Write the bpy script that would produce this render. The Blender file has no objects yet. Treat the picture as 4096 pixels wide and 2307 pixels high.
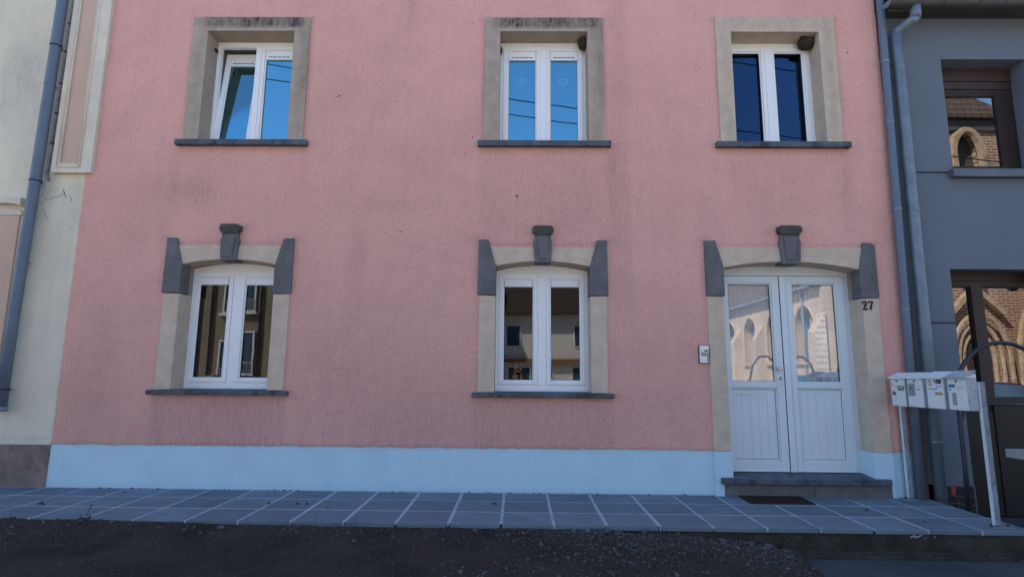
import bpy, bmesh, math, random
import numpy as np
from mathutils import Matrix, Vector, noise as mnoise

random.seed(7); rng = np.random.default_rng(7)
SC = bpy.context.scene
COL = SC.collection
R = math.radians

# ------------------------------------------------------------------ camera
cam_d = bpy.data.cameras.new('camera_lens'); cam = bpy.data.objects.new('photo_camera', cam_d); COL.objects.link(cam)
cam_d.sensor_width = 36.0; cam_d.lens = 19.55; cam_d.clip_end = 2000; cam_d.clip_start = 0.01
CX, CY, CZ = 0.08485, -6.89316, 1.41020
r_ = Vector((0.9999216, 0.0093361, 0.0083398)); u_ = Vector((-0.0068441, -0.1501172, 0.9886445)); f_ = Vector((-0.0104821, 0.9886241, 0.1500415))
cam.matrix_world = Matrix(((r_.x, u_.x, -f_.x, CX), (r_.y, u_.y, -f_.y, CY), (r_.z, u_.z, -f_.z, CZ), (0, 0, 0, 1)))
SC.camera = cam

# ------------------------------------------------------------------ daylight
SUN_EL, SUN_AZ = 47.0, -48.0                     # azimuth from +Y (behind the houses) towards +X
world = bpy.data.worlds.new('World'); SC.world = world; world.use_nodes = True
wn = world.node_tree.nodes; wl = world.node_tree.links
bg = wn['Background']
sky = wn.new('ShaderNodeTexSky'); sky.sky_type = 'NISHITA'; sky.sun_disc = False
sky.sun_elevation = R(SUN_EL); sky.sun_rotation = R(SUN_AZ); sky.altitude = 300; sky.air_density = 1.0; sky.dust_density = 0.3; sky.ozone_density = 4.0
wl.new(sky.outputs[0], bg.inputs[0]); bg.inputs[1].default_value = 0.15
sun_d = bpy.data.lights.new('sun', 'SUN'); sun_d.energy = 5.0; sun_d.angle = R(0.53); sun_d.color = (1.0, 0.93, 0.82)
sun = bpy.data.objects.new('sun', sun_d); COL.objects.link(sun)
sdir = Vector((math.sin(R(SUN_AZ)) * math.cos(R(SUN_EL)), math.cos(R(SUN_AZ)) * math.cos(R(SUN_EL)), math.sin(R(SUN_EL))))
sun.rotation_euler = sdir.to_track_quat('Z', 'Y').to_euler(); sun.location = sdir * 60
SC.view_settings.view_transform = 'Standard'; SC.view_settings.look = 'None'; SC.view_settings.exposure = 1.45; SC.view_settings.gamma = 1; SC.view_settings.use_curve_mapping = False
SC.render.engine = 'CYCLES'
SC.cycles.max_bounces = 8; SC.cycles.diffuse_bounces = 4; SC.cycles.glossy_bounces = 4; SC.cycles.transparent_max_bounces = 12
SC.cycles.use_denoising = True

# ------------------------------------------------------------------ materials
def mat(name, col, rough=0.75, var=0.12, vscale=2.5, grain=0.0, gscale=110, bump=0.0, bscale=160, metal=0.0,
        dirt_shade=None, streak=0.0, spec=0.4, speck=None, brick=None, mottle=None, objrand=0.0):
    m = bpy.data.materials.new(name); m.use_nodes = True
    n, l = m.node_tree.nodes, m.node_tree.links
    b = n['Principled BSDF']; b.inputs['Roughness'].default_value = rough; b.inputs['Metallic'].default_value = metal
    b.inputs['Specular IOR Level'].default_value = spec
    geo = n.new('ShaderNodeNewGeometry'); pos = geo.outputs['Position']
    def tex(scale, detail=4, rough_=0.6, vec=None):
        t = n.new('ShaderNodeTexNoise'); t.inputs['Scale'].default_value = scale; t.inputs['Detail'].default_value = detail
        t.inputs['Roughness'].default_value = rough_; l.new(vec or pos, t.inputs['Vector']); return t.outputs['Fac']
    def rng_(v, a, b_, c, d):
        r = n.new('ShaderNodeMapRange'); r.inputs[1].default_value = a; r.inputs[2].default_value = b_; r.inputs[3].default_value = c; r.inputs[4].default_value = d
        l.new(v, r.inputs[0]); return r.outputs[0]
    def mul(v, w):
        r = n.new('ShaderNodeMath'); r.operation = 'MULTIPLY'
        for i, q in enumerate((v, w)):
            if isinstance(q, (int, float)): r.inputs[i].default_value = q
            else: l.new(q, r.inputs[i])
        return r.outputs[0]
    def mixc(fac, c1, c2):
        r = n.new('ShaderNodeMix'); r.data_type = 'RGBA'; l.new(fac, r.inputs[0])
        for i, q in ((6, c1), (7, c2)):
            if isinstance(q, tuple): r.inputs[i].default_value = (*q, 1)
            else: l.new(q, r.inputs[i])
        return r.outputs[2]
    if brick:
        mp = n.new('ShaderNodeMapping'); mp.inputs['Rotation'].default_value = brick['rot']; l.new(pos, mp.inputs[0])
        t = n.new('ShaderNodeTexBrick'); l.new(mp.outputs[0], t.inputs[0]); t.inputs['Scale'].default_value = 1.0
        t.inputs['Color1'].default_value = (*brick['c1'], 1); t.inputs['Color2'].default_value = (*brick['c2'], 1); t.inputs['Mortar'].default_value = (*brick['m'], 1)
        t.inputs['Brick Width'].default_value = brick['w']; t.inputs['Row Height'].default_value = brick['h']; t.inputs['Mortar Size'].default_value = brick['s']
        c = t.outputs[0]
        cc = mixc(rng_(tex(vscale), .35, .65, 0, .35), c, (col[0]*.5, col[1]*.5, col[2]*.5))
    else:
        cc = mixc(rng_(tex(vscale, 5), .3, .7, 0, 1), tuple(x*(1-var) for x in col), tuple(min(1, x*(1+var)) for x in col))
    if grain:
        hs = n.new('ShaderNodeHueSaturation'); l.new(cc, hs.inputs['Color']); l.new(rng_(tex(gscale, 3, .7), .25, .75, 1-grain, 1+grain), hs.inputs['Value']); cc = hs.outputs[0]
    if speck:
        cc = mixc(rng_(tex(speck[1], 2, .5), speck[2], speck[2]+.07, 0, speck[3]), cc, speck[0])
    if mottle:                                       # cloudy grey soiling at several sizes
        k = mul(rng_(tex(1.7, 8, .68), .46, .74, 0, 1), rng_(tex(12, 6, .7), .34, .62, .25, 1))
        cc = mixc(mul(k, mottle[1]), cc, mottle[0])
    if streak:
        mp = n.new('ShaderNodeMapping'); mp.inputs['Scale'].default_value = (9, 9, .45); l.new(pos, mp.inputs[0])
        hs = n.new('ShaderNodeHueSaturation'); l.new(cc, hs.inputs['Color']); l.new(rng_(tex(1.0, 5, .6, mp.outputs[0]), .35, .75, 1, 1-streak), hs.inputs['Value']); cc = hs.outputs[0]
    if dirt_shade:
        at = n.new('ShaderNodeAttribute'); at.attribute_name = 'dirt_shade'
        mp = n.new('ShaderNodeMapping'); mp.inputs['Scale'].default_value = (26, 26, 4); l.new(pos, mp.inputs[0])
        k = mul(at.outputs['Fac'], rng_(tex(1.0, 6, .7, mp.outputs[0]), .3, .65, .35, 1.1))
        k = mul(k, rng_(tex(22, 4, .7), .3, .6, .6, 1.1))
        cl = n.new('ShaderNodeClamp'); l.new(k, cl.inputs[0])
        cc = mixc(cl.outputs[0], cc, dirt_shade)
    if objrand:
        oi = n.new('ShaderNodeObjectInfo'); hs = n.new('ShaderNodeHueSaturation'); l.new(cc, hs.inputs['Color']); l.new(rng_(oi.outputs['Random'], 0, 1, 1-objrand, 1+objrand), hs.inputs['Value']); cc = hs.outputs[0]
    l.new(cc, b.inputs['Base Color'])
    if bump:
        bp = n.new('ShaderNodeBump'); bp.inputs['Strength'].default_value = 1.0; bp.inputs['Distance'].default_value = bump
        l.new(tex(bscale, 4, .65), bp.inputs['Height']); l.new(bp.outputs[0], b.inputs['Normal'])
    return m

def glass(name, base, gain, tint=(.7, .8, .88), refl=(1, 1, 1), wave=0.0):
    m = bpy.data.materials.new(name); m.use_nodes = True
    n, l = m.node_tree.nodes, m.node_tree.links
    for x in list(n):
        if x.type != 'OUTPUT_MATERIAL': n.remove(x)
    out = [x for x in n if x.type == 'OUTPUT_MATERIAL'][0]
    fr = n.new('ShaderNodeFresnel'); fr.inputs[0].default_value = 1.5
    ma = n.new('ShaderNodeMath'); ma.operation = 'MULTIPLY_ADD'; ma.use_clamp = True; ma.inputs[1].default_value = gain; ma.inputs[2].default_value = base
    l.new(fr.outputs[0], ma.inputs[0])
    t = n.new('ShaderNodeBsdfTransparent'); t.inputs[0].default_value = (*tint, 1)
    g = n.new('ShaderNodeBsdfGlossy'); g.inputs['Roughness'].default_value = 0.0; g.inputs[0].default_value = (*refl, 1)
    mx = n.new('ShaderNodeMixShader'); l.new(ma.outputs[0], mx.inputs[0]); l.new(t.outputs[0], mx.inputs[1]); l.new(g.outputs[0], mx.inputs[2]); l.new(mx.outputs[0], out.inputs[0])
    if wave:
        tx = n.new('ShaderNodeTexNoise'); tx.inputs['Scale'].default_value = 2.2; tx.inputs['Detail'].default_value = 1
        geo = n.new('ShaderNodeNewGeometry'); l.new(geo.outputs['Position'], tx.inputs['Vector'])
        bp = n.new('ShaderNodeBump'); bp.inputs['Distance'].default_value = wave; bp.inputs['Strength'].default_value = 1; l.new(tx.outputs['Fac'], bp.inputs['Height'])
        l.new(bp.outputs[0], g.inputs['Normal'])
    return m

P = {}
P['pink'] = mat('pink_roughcast', (.77, .405, .335), .92, .06, .9, .20, 62, .006, 115, dirt_shade=(.17, .115, .095), streak=.035, spec=.15, speck=((.24, .13, .11), 34, .635, .55), mottle=((.34, .215, .18), .30))
P['brownstrip'] = mat('brown_render', (.20, .12, .10), .92, .2, 3, .2, 60, .004, 90, spec=.1)
P['plinth'] = mat('pale_blue_paint', (.50, .675, .735), .6, .03, 2, .02, 80, .0015, 60, spec=.3, dirt_shade=(.25, .33, .38), mottle=((.33, .47, .55), .35))
P['conc'] = mat('pale_concrete', (.46, .365, .285), .9, .12, 6, .14, 140, .003, 190, dirt_shade=(.055, .05, .045), streak=.06, spec=.15, speck=((.12, .1, .09), 70, .64, .4))
P['conc2'] = mat('cleaner_concrete', (.60, .475, .36), .9, .12, 6, .14, 140, .003, 190, dirt_shade=(.09, .08, .065), streak=.05, spec=.15, speck=((.14, .12, .1), 70, .65, .35))
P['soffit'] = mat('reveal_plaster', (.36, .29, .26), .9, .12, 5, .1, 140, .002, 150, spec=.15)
P['stone'] = mat('blue_stone', (.135, .128, .128), .75, .22, 7, .15, 120, .0015, 120, spec=.3, streak=.12, speck=((.3, .32, .36), 45, .70, .5), mottle=((.19, .185, .18), .5))
P['darkstone'] = mat('weathered_blue_stone', (.072, .068, .062), .85, .3, 9, .2, 120, .002, 120, spec=.2)
P['sill'] = mat('blue_stone_sill', (.10, .112, .132), .65, .25, 6, .12, 120, .001, 120, spec=.35, streak=.5, speck=((.03, .03, .03), 7, .58, .7))
P['pvc'] = mat('white_pvc', (.86, .86, .85), .35, .02, 3, spec=.45)
P['pvcd'] = mat('door_pvc', (.67, .73, .74), .4, .03, 3, spec=.45)
P['black'] = mat('black_rubber', (.012, .012, .013), .6, .1)
P['dark'] = mat('dark_interior', (.07, .062, .055), .9, .1)
P['pane_backing'] = mat('white_door_curtain', (.70, .77, .82), .9, .04, 4)
P['slab'] = mat('grey_paving', (.142, .178, .205), .8, .14, 2.2, .08, 130, .0012, 150, spec=.3, speck=((.09, .09, .1), 40, .68, .4), objrand=.13, mottle=((.10, .115, .13), .5))
P['slab2'] = mat('grey_paving_darker', (.125, .158, .182), .8, .16, 2.6, .08, 130, .0012, 150, spec=.3, speck=((.08, .08, .09), 40, .66, .4), objrand=.13, mottle=((.20, .235, .26), .45))
P['mortar'] = mat('pale_mortar', (.36, .40, .44), .85, .12, 7, .12, 90, .002, 120, spec=.2, speck=((.16, .17, .19), 9, .62, .8))
P['gravel'] = mat('compacted_gravel', (.046, .0355, .028), .95, .4, 1.7, .45, 130, .010, 110, spec=.1, speck=((.085, .077, .07), 60, .69, .6), mottle=((.055, .036, .022), .6))
P['stone_a'] = mat('gravel_stone_grey', (.085, .08, .077), .9, .25, 9, .2, 120, .002, 140, spec=.2)
P['stone_b'] = mat('gravel_stone_brown', (.075, .062, .052), .9, .25, 9, .2, 120, .002, 140, spec=.2)
P['stone_c'] = mat('gravel_stone_pale', (.13, .122, .118), .9, .2, 9, .2, 120, .002, 140, spec=.2)
P['mossy'] = mat('mossy_concrete', (.05, .046, .036), .95, .4, 5, .3, 80, .008, 60, spec=.1, speck=((.13, .12, .11), 26, .66, .7))
P['pad'] = mat('grey_concrete_pad', (.062, .064, .068), .9, .25, 1.6, .2, 90, .003, 70, spec=.2)
P['mat'] = mat('coir_mat', (.05, .04, .03), .98, .3, 12, .5, 160, .01, 150, spec=.05)
P['cream'] = mat('cream_plaster', (.72, .635, .485), .9, .08, 1.4, .04, 60, .002, 30, dirt_shade=(.30, .285, .26), streak=.06, spec=.15, mottle=((.40, .385, .35), .45))
P['creamtrim'] = mat('cream_trim', (.66, .585, .465), .9, .1, 3, .04, 60, .0015, 40, spec=.15)
P['salmon'] = mat('salmon_panel', (.58, .40, .30), .9, .06, 2, .04, 60, .0015, 40, spec=.15)
P['creambase'] = mat('brown_stained_base', (.22, .165, .14), .92, .35, 4, .2, 40, .005, 25, spec=.1, speck=((.1, .075, .06), 8, .62, .5))
P['zincblue'] = mat('blue_grey_pvc_pipe', (.12, .155, .20), .5, .1, 5, spec=.4)
P['zinc'] = mat('weathered_zinc', (.17, .21, .25), .5, .2, 6, .08, 40, metal=.25, spec=.5, streak=.12)
P['rust'] = mat('flaking_lead_pipe', (.22, .21, .21), .8, .4, 22, .3, 90, .004, 70, spec=.3)
P['dkmetal'] = mat('dark_clamp', (.03, .03, .032), .6, .2, 20)
P['greyr'] = mat('slate_grey_render', (.145, .168, .198), .88, .06, 1.2, .05, 90, .0015, 160, spec=.2, speck=((.06, .06, .065), 17, .735, .6))
P['greyt'] = mat('slate_grey_sill', (.12, .14, .165), .7, .12, 4, spec=.3)
P['brown'] = mat('brown_frame', (.050, .030, .023), .55, .15, 4, spec=.3)
P['brownd'] = mat('dark_brown_frame', (.03, .019, .015), .55, .15, 4, spec=.3)
P['gutter'] = mat('dull_zinc_gutter', (.07, .072, .07), .55, .2, 5, metal=.3, spec=.4)
P['fascia'] = mat('grey_fascia_board', (.06, .057, .053), .8, .15, 4)
P['mbox'] = mat('mailbox_white_paint', (.73, .74, .72), .45, .05, 8, spec=.4, speck=((.3, .27, .22), 30, .72, .5))
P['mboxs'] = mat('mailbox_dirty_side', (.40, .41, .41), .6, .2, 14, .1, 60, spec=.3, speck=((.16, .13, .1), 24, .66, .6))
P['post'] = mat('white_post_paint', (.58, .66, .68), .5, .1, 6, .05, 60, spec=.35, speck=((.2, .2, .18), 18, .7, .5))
P['postr'] = mat('grey_post_side', (.22, .24, .25), .7, .3, 9, .2, 60, spec=.25)
P['yellow'] = mat('yellow_sticker', (.45, .30, .03), .6, .1)
P['bluest'] = mat('blue_sticker', (.04, .13, .30), .6, .1)
P['redst'] = mat('red_print', (.45, .08, .08), .6, .05)
P['residue'] = mat('glue_residue', (.30, .31, .30), .85, .35, 60, .3, 160)
P['residued'] = mat('dark_glue_residue', (.10, .095, .085), .85, .35, 60, .3, 160)
P['greyprint'] = mat('grey_print', (.09, .105, .115), .7, .2, 40)
P['lock'] = mat('lock_metal', (.04, .05, .065), .35, .1, metal=.6)
P['steel'] = mat('brushed_steel', (.48, .50, .52), .35, .06, 9, metal=.7)
P['handle'] = mat('worn_alu', (.55, .50, .48), .4, .1, metal=.4)
P['label'] = mat('white_name_label', (.62, .63, .63), .6, .05)
P['mud'] = mat('nest_mud', (.06, .045, .035), .97, .35, 30, .35, 90, .006, 80, spec=.05)
P['leaf'] = mat('dead_leaf', (.075, .04, .02), .8, .4, 40)
P['twig'] = mat('dry_twig', (.035, .026, .02), .9, .2)
P['crack'] = mat('crack_shadow', (.08, .07, .065), .95, .2)
P['mosaicb'] = mat('black_mosaic', (.014, .014, .016), .35, .3, 9, spec=.5)
P['mosaicr'] = mat('red_mosaic', (.33, .05, .035), .4, .1, 9, spec=.5)
P['grout'] = mat('mosaic_grout', (.17, .16, .145), .9, .2, 10)
P['chrome'] = mat('chrome_lamp', (.75, .77, .8), .12, .02, metal=1.0)
P['heart'] = mat('white_wire', (.75, .78, .8), .6, .02)
P['tubeblack'] = mat('black_tube', (.02, .022, .03), .4, .1, spec=.5)
P['blackpanel'] = mat('near_black_panel', (.014, .012, .012), .42, .2, 3, spec=.35)
P['tabletop'] = mat('pale_table', (.34, .36, .34), .7, .15, 9, .1, 80)
P['greycloth'] = mat('grey_cushion', (.09, .10, .10), .9, .15, 9)
P['roof'] = mat('brown_roof_tiles', (.085, .06, .048), .85, .2, 4, spec=.2, brick=dict(rot=(0, 0, 0), c1=(.095, .066, .052), c2=(.07, .05, .042), m=(.03, .022, .018), w=.28, h=.24, s=.02))
P['whitewall'] = mat('white_render', (.78, .76, .72), .9, .05, 1.2, .03)
P['beigewall'] = mat('beige_render', (.30, .25, .19), .9, .14, 1.1, .05, streak=.2)
P['orange'] = mat('terracotta_ledge', (.30, .13, .07), .8, .1)
P['asphalt'] = mat('asphalt', (.23, .205, .175), .9, .2, 1.5, .25, 90, .004, 120, spec=.2)
P['plaza'] = mat('plaza_paving', (.50, .46, .40), .9, .15, .8, .1, 30)
P['ground'] = mat('grass_and_soil', (.07, .085, .04), .95, .3, .5)
P['brickE'] = mat('church_brick_aisle', (.3, .16, .1), .9, .2, .5, spec=.1, brick=dict(rot=(R(-90), R(-90), 0), c1=(.38, .295, .22), c2=(.31, .23, .17), m=(.48, .44, .38), w=.44, h=.15, s=.022))
P['brickN'] = mat('church_brick_tower', (.3, .16, .1), .9, .2, .5, spec=.1, brick=dict(rot=(R(-90), 0, 0), c1=(.30, .155, .095), c2=(.20, .10, .065), m=(.46, .40, .33), w=.44, h=.15, s=.02))
P['sandstone'] = mat('sandstone', (.33, .235, .155), .9, .3, 2.6, .25, 9, speck=((.12, .08, .05), 3, .6, .6))
P['leaded'] = mat('leaded_glass', (.05, .09, .14), .25, .2, 3, spec=.6)
P['churchroof'] = mat('church_slate', (.10, .075, .06), .85, .15, 2, spec=.2, brick=dict(rot=(0, 0, 0), c1=(.11, .08, .062), c2=(.085, .06, .05), m=(.03, .024, .02), w=.4, h=.3, s=.03))
P['carblue'] = mat('dark_blue_car_paint', (.018, .02, .055), .22, .05, 2, spec=.6)
P['carplum'] = mat('plum_car_paint', (.04, .022, .05), .22, .05, 2, spec=.6)
P['tyre'] = mat('tyre_rubber', (.02, .02, .02), .85, .1)
P['headl'] = mat('headlight_lens', (.6, .62, .65), .15, .02, spec=.6)
P['teal'] = mat('teal_planter', (.03, .13, .19), .5, .1)
P['skin'] = mat('skin', (.52, .28, .20), .55, .08, 12)
P['jacket'] = mat('dark_jacket', (.06, .05, .06), .85, .15, 8)
P['trouser'] = mat('blue_trousers', (.04, .05, .09), .9, .15, 8)
P['hair'] = mat('reddish_brown_hair', (.15, .06, .03), .7, .2, 30)
P['foliage'] = mat('bronze_foliage', (.17, .11, .025), .8, .4, 6)
P['bark'] = mat('bark', (.06, .045, .035), .95, .2, 6)
P['wire'] = mat('cable_black', (.012, .012, .012), .7, .05)
P['g_sky'] = glass('upper_window_glass', .185, 2.0, refl=(.42, .88, 1.0), wave=.0004)
P['g_dark'] = glass('darker_window_glass', .02, .6, refl=(.35, .60, .95), wave=.0006)
P['g_low'] = glass('lower_window_glass', .02, 1.05, tint=(.4, .43, .46), wave=.0003)
P['g_door'] = glass('door_glass', .13, 1.7, tint=(.96, .97, .98), wave=.00025)
P['g_shop'] = glass('shop_glass', .16, 1.8, tint=(.4, .42, .45), wave=.00025)

# ------------------------------------------------------------------ mesh helpers
class MB:
    def __init__(s): s.v = []; s.f = []; s.m = []; s.d = {}
    def add(s, vs, fs, m=0):
        o = len(s.v); s.v += [tuple(map(float, q)) for q in vs]; s.f += [tuple(i + o for i in f) for f in fs]; s.m += [m] * len(fs); return s
    def box(s, x0, x1, y0, y1, z0, z1, m=0):
        return s.add([(x0, y0, z0), (x1, y0, z0), (x1, y1, z0), (x0, y1, z0), (x0, y0, z1), (x1, y0, z1), (x1, y1, z1), (x0, y1, z1)],
                     [(0, 3, 2, 1), (4, 5, 6, 7), (0, 1, 5, 4), (1, 2, 6, 5), (2, 3, 7, 6), (3, 0, 4, 7)], m)
    def prism(s, poly, a, b, axis='y', m=0):       # polygon in the plane across `axis`, extruded from a to b
        k = len(poly)
        if axis == 'y': F = lambda p, t: (p[0], t, p[1])
        elif axis == 'x': F = lambda p, t: (t, p[0], p[1])
        else: F = lambda p, t: (p[0], p[1], t)
        return s.add([F(p, a) for p in poly] + [F(p, b) for p in poly],
                     [tuple(range(k)), tuple(range(2 * k - 1, k - 1, -1))] + [(i, i + k, (i + 1) % k + k, (i + 1) % k) for i in range(k)], m)
    def tube(s, path, r, n=8, m=0, caps=True):
        pts = [Vector(p) for p in path]; k = len(pts); rs = r if isinstance(r, (list, tuple)) else [r] * k
        vs = []; up = None
        for i, p in enumerate(pts):
            t = (pts[min(i + 1, k - 1)] - pts[max(i - 1, 0)]).normalized()
            if up is None: up = Vector((0, 0, 1)) if abs(t.z) < .9 else Vector((0, 1, 0))
            a = t.cross(up).normalized(); b_ = a.cross(t).normalized(); up = b_
            for j in range(n):
                an = 2 * math.pi * j / n; vs.append(p + (a * math.cos(an) + b_ * math.sin(an)) * rs[i])
        fs = [(i * n + j, i * n + (j + 1) % n, (i + 1) * n + (j + 1) % n, (i + 1) * n + j) for i in range(k - 1) for j in range(n)]
        if caps: fs += [tuple(range(n)), tuple(range(k * n - 1, (k - 1) * n - 1, -1))]
        return s.add(vs, fs, m)
    def ball(s, c, r, nu=12, nv=8, m=0, fn=None):
        rx, ry, rz = r if isinstance(r, (tuple, list)) else (r, r, r)
        vs = [(0, 0, -1)] + [(math.cos(2*math.pi*j/nu)*math.sin(math.pi*i/nv), math.sin(2*math.pi*j/nu)*math.sin(math.pi*i/nv), -math.cos(math.pi*i/nv)) for i in range(1, nv) for j in range(nu)] + [(0, 0, 1)]
        if fn: vs = [fn(Vector(q)) for q in vs]
        last = len(vs) - 1; fs = [(0, 1 + (j + 1) % nu, 1 + j) for j in range(nu)]
        for i in range(nv - 2): fs += [(1+i*nu+j, 1+i*nu+(j+1) % nu, 1+(i+1)*nu+(j+1) % nu, 1+(i+1)*nu+j) for j in range(nu)]
        fs += [(last, 1+(nv-2)*nu+j, 1+(nv-2)*nu+(j+1) % nu) for j in range(nu)]
        return s.add([(c[0]+q[0]*rx, c[1]+q[1]*ry, c[2]+q[2]*rz) for q in vs], fs, m)
    def ring(s, x0, x1, z0, z1, w, y0, y1, m=0):   # rectangular frame of four butted bars
        wl_, wr, wb, wt = w if isinstance(w, (tuple, list)) else (w,) * 4
        s.box(x0, x0 + wl_, y0, y1, z0, z1, m); s.box(x1 - wr, x1, y0, y1, z0, z1, m)
        s.box(x0 + wl_, x1 - wr, y0, y1, z0, z0 + wb, m); s.box(x0 + wl_, x1 - wr, y0, y1, z1 - wt, z1, m); return s
    def rotx(s, ang, y0, z0):
        c, q = math.cos(ang), math.sin(ang)
        s.v = [(x, y0 + (y-y0)*c + (z-z0)*q, z0 + (z-z0)*c - (y-y0)*q) for x, y, z in s.v]; return s
    def move(s, dx, dy, dz): s.v = [(x+dx, y+dy, z+dz) for x, y, z in s.v]; return s
    def mesh(s, name, mats, dirt_shade=None):
        me = bpy.data.meshes.new(name); me.from_pydata(s.v, [], s.f)
        for m in (mats if isinstance(mats, list) else [mats]): me.materials.append(P[m] if isinstance(m, str) else m)
        if any(s.m): me.polygons.foreach_set('material_index', s.m)
        bm = bmesh.new(); bm.from_mesh(me); bmesh.ops.recalc_face_normals(bm, faces=bm.faces); bm.to_mesh(me); bm.free()
        if dirt_shade is not None:
            a = me.attributes.new('dirt_shade', 'FLOAT', 'POINT'); a.data.foreach_set('value', np.asarray(dirt_shade, dtype=np.float32))
        return me

WM = {}
def world_of(o): return WM.get(o.name, Matrix.Identity(4))
def link(name, me, parent=None, kind=None, smooth=False, bevel=0, loc=None, rot=None, local=False):
    o = bpy.data.objects.new(name, me); COL.objects.link(o)
    if parent is not None:
        o.parent = parent
        if not local: o.matrix_parent_inverse = world_of(parent).inverted()
    if loc: o.location = loc
    if rot: o.rotation_euler = rot
    if kind: o['kind'] = kind
    if smooth and me is not None: me.polygons.foreach_set('use_smooth', [True] * len(me.polygons))
    if bevel:
        b = o.modifiers.new('edge', 'BEVEL'); b.width = bevel; b.segments = 2; b.limit_method = 'ANGLE'; b.angle_limit = R(40)
    if parent is None and (loc or rot): WM[o.name] = Matrix.Translation(Vector(loc or (0, 0, 0))) @ (Matrix.Rotation(rot[2], 4, 'Z') if rot else Matrix.Identity(4))
    return o
def part(name, mb, mats, parent, bevel=0, smooth=False, local=False, dirt_shade=None, label=None, kind=None):
    o = link(name, mb.mesh(name, mats, dirt_shade), parent, kind, smooth, bevel, local=local)
    if label: o['label'] = label
    return o
def tag(o, label, cat, group=None):
    o['label'] = label; o['category'] = cat
    if group: o['group'] = group
    return o
def thing(name, label, cat, loc=(0, 0, 0), rotz=0, group=None):
    o = bpy.data.objects.new(name, None); COL.objects.link(o); o.location = loc; o.rotation_euler = (0, 0, rotz); o.empty_display_size = .2
    WM[o.name] = Matrix.Translation(Vector(loc)) @ Matrix.Rotation(rotz, 4, 'Z')
    return tag(o, label, cat, group)

def axis_vals(a, b, step, extra=()):
    n = max(1, int(round((b - a) / step))); v = list(np.linspace(a, b, n + 1))
    ex = [e for e in extra if a < e < b]
    v = [q for q in v if all(abs(q - e) > step * .45 for e in ex) or q in (v[0], v[-1])] + ex
    return np.array(sorted(set(v)))
def gridplate(xs, zs, inside, y0, y1, jit=0.0, dirt_shade_f=None, ybump=0.0):
    """Plate of grid cells facing -Y; its outline is carried back to y1."""
    nx, nz = len(xs), len(zs); idx = -np.ones((nx, nz), int); mb = MB(); cells = set()
    for i in range(nx - 1):
        for j in range(nz - 1):
            if inside((xs[i] + xs[i+1]) / 2, (zs[j] + zs[j+1]) / 2): cells.add((i, j))
    def vid(i, j):
        if idx[i, j] < 0: idx[i, j] = len(mb.v); mb.v.append([xs[i], y0 + (rng.normal() * ybump if ybump else 0), zs[j]])
        return idx[i, j]
    edges = {}
    for (i, j) in sorted(cells):
        q = (vid(i, j), vid(i+1, j), vid(i+1, j+1), vid(i, j+1)); mb.f.append(q); mb.m.append(0)
        for a, b, nb in ((q[0], q[1], (i, j-1)), (q[1], q[2], (i+1, j)), (q[2], q[3], (i, j+1)), (q[3], q[0], (i-1, j))):
            if nb not in cells: edges[a] = b
    back = {}
    for a in edges:
        if jit: mb.v[a][0] += random.uniform(-jit, jit); mb.v[a][2] += random.uniform(-jit, jit)
    n0 = len(mb.v)
    for a in edges: back[a] = len(mb.v); mb.v.append([mb.v[a][0], y1, mb.v[a][2]])
    for a, b in edges.items(): mb.f.append((b, a, back[a], back[b])); mb.m.append(0)
    mb.v = [tuple(q) for q in mb.v]
    d = None
    if dirt_shade_f: d = [dirt_shade_f(q[0], q[2], q[1]) for q in mb.v]
    return mb, d
def arc_pts(x0, z0, x1, z1, zm, n=12):              # flat segmental arch through both ends and the crown height zm
    return [(x0 + (x1-x0)*t, z0 + (z1-z0)*t + (zm - (z0+z1)/2) * (1 - (2*t-1)**2)) for t in np.linspace(0, 1, n + 1)]
def sstep(a, b, x):
    t = min(1, max(0, (x - a) / (b - a) if b != a else 0)); return t*t*(3-2*t)
def blob(x, z, cx, cz, rx, rz): return math.exp(-((x-cx)/rx)**2 - ((z-cz)/rz)**2)
def band(v, a, b, s): return sstep(a - s, a + s, v) * (1 - sstep(b - s, b + s, v))
def PZ(x, y=0.0): return -0.002 * x + 0.002 * y     # the pavement falls very slightly to the right

# =================================================================== GROUND
gnd = MB(); gnd.box(-400, 400, -400, 400, -1.2, -.42); part('ground', gnd, 'ground', None, kind='structure')
road = MB(); road.box(-60, 60, -12, -4.6, -.41, -.20); part('road', road, 'asphalt', None, kind='structure')
plaza = MB(); plaza.box(-60, 60, -70, -12.002, -.40, -.09); part('opposite_pavement', plaza, 'plaza', None, kind='structure')

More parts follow.
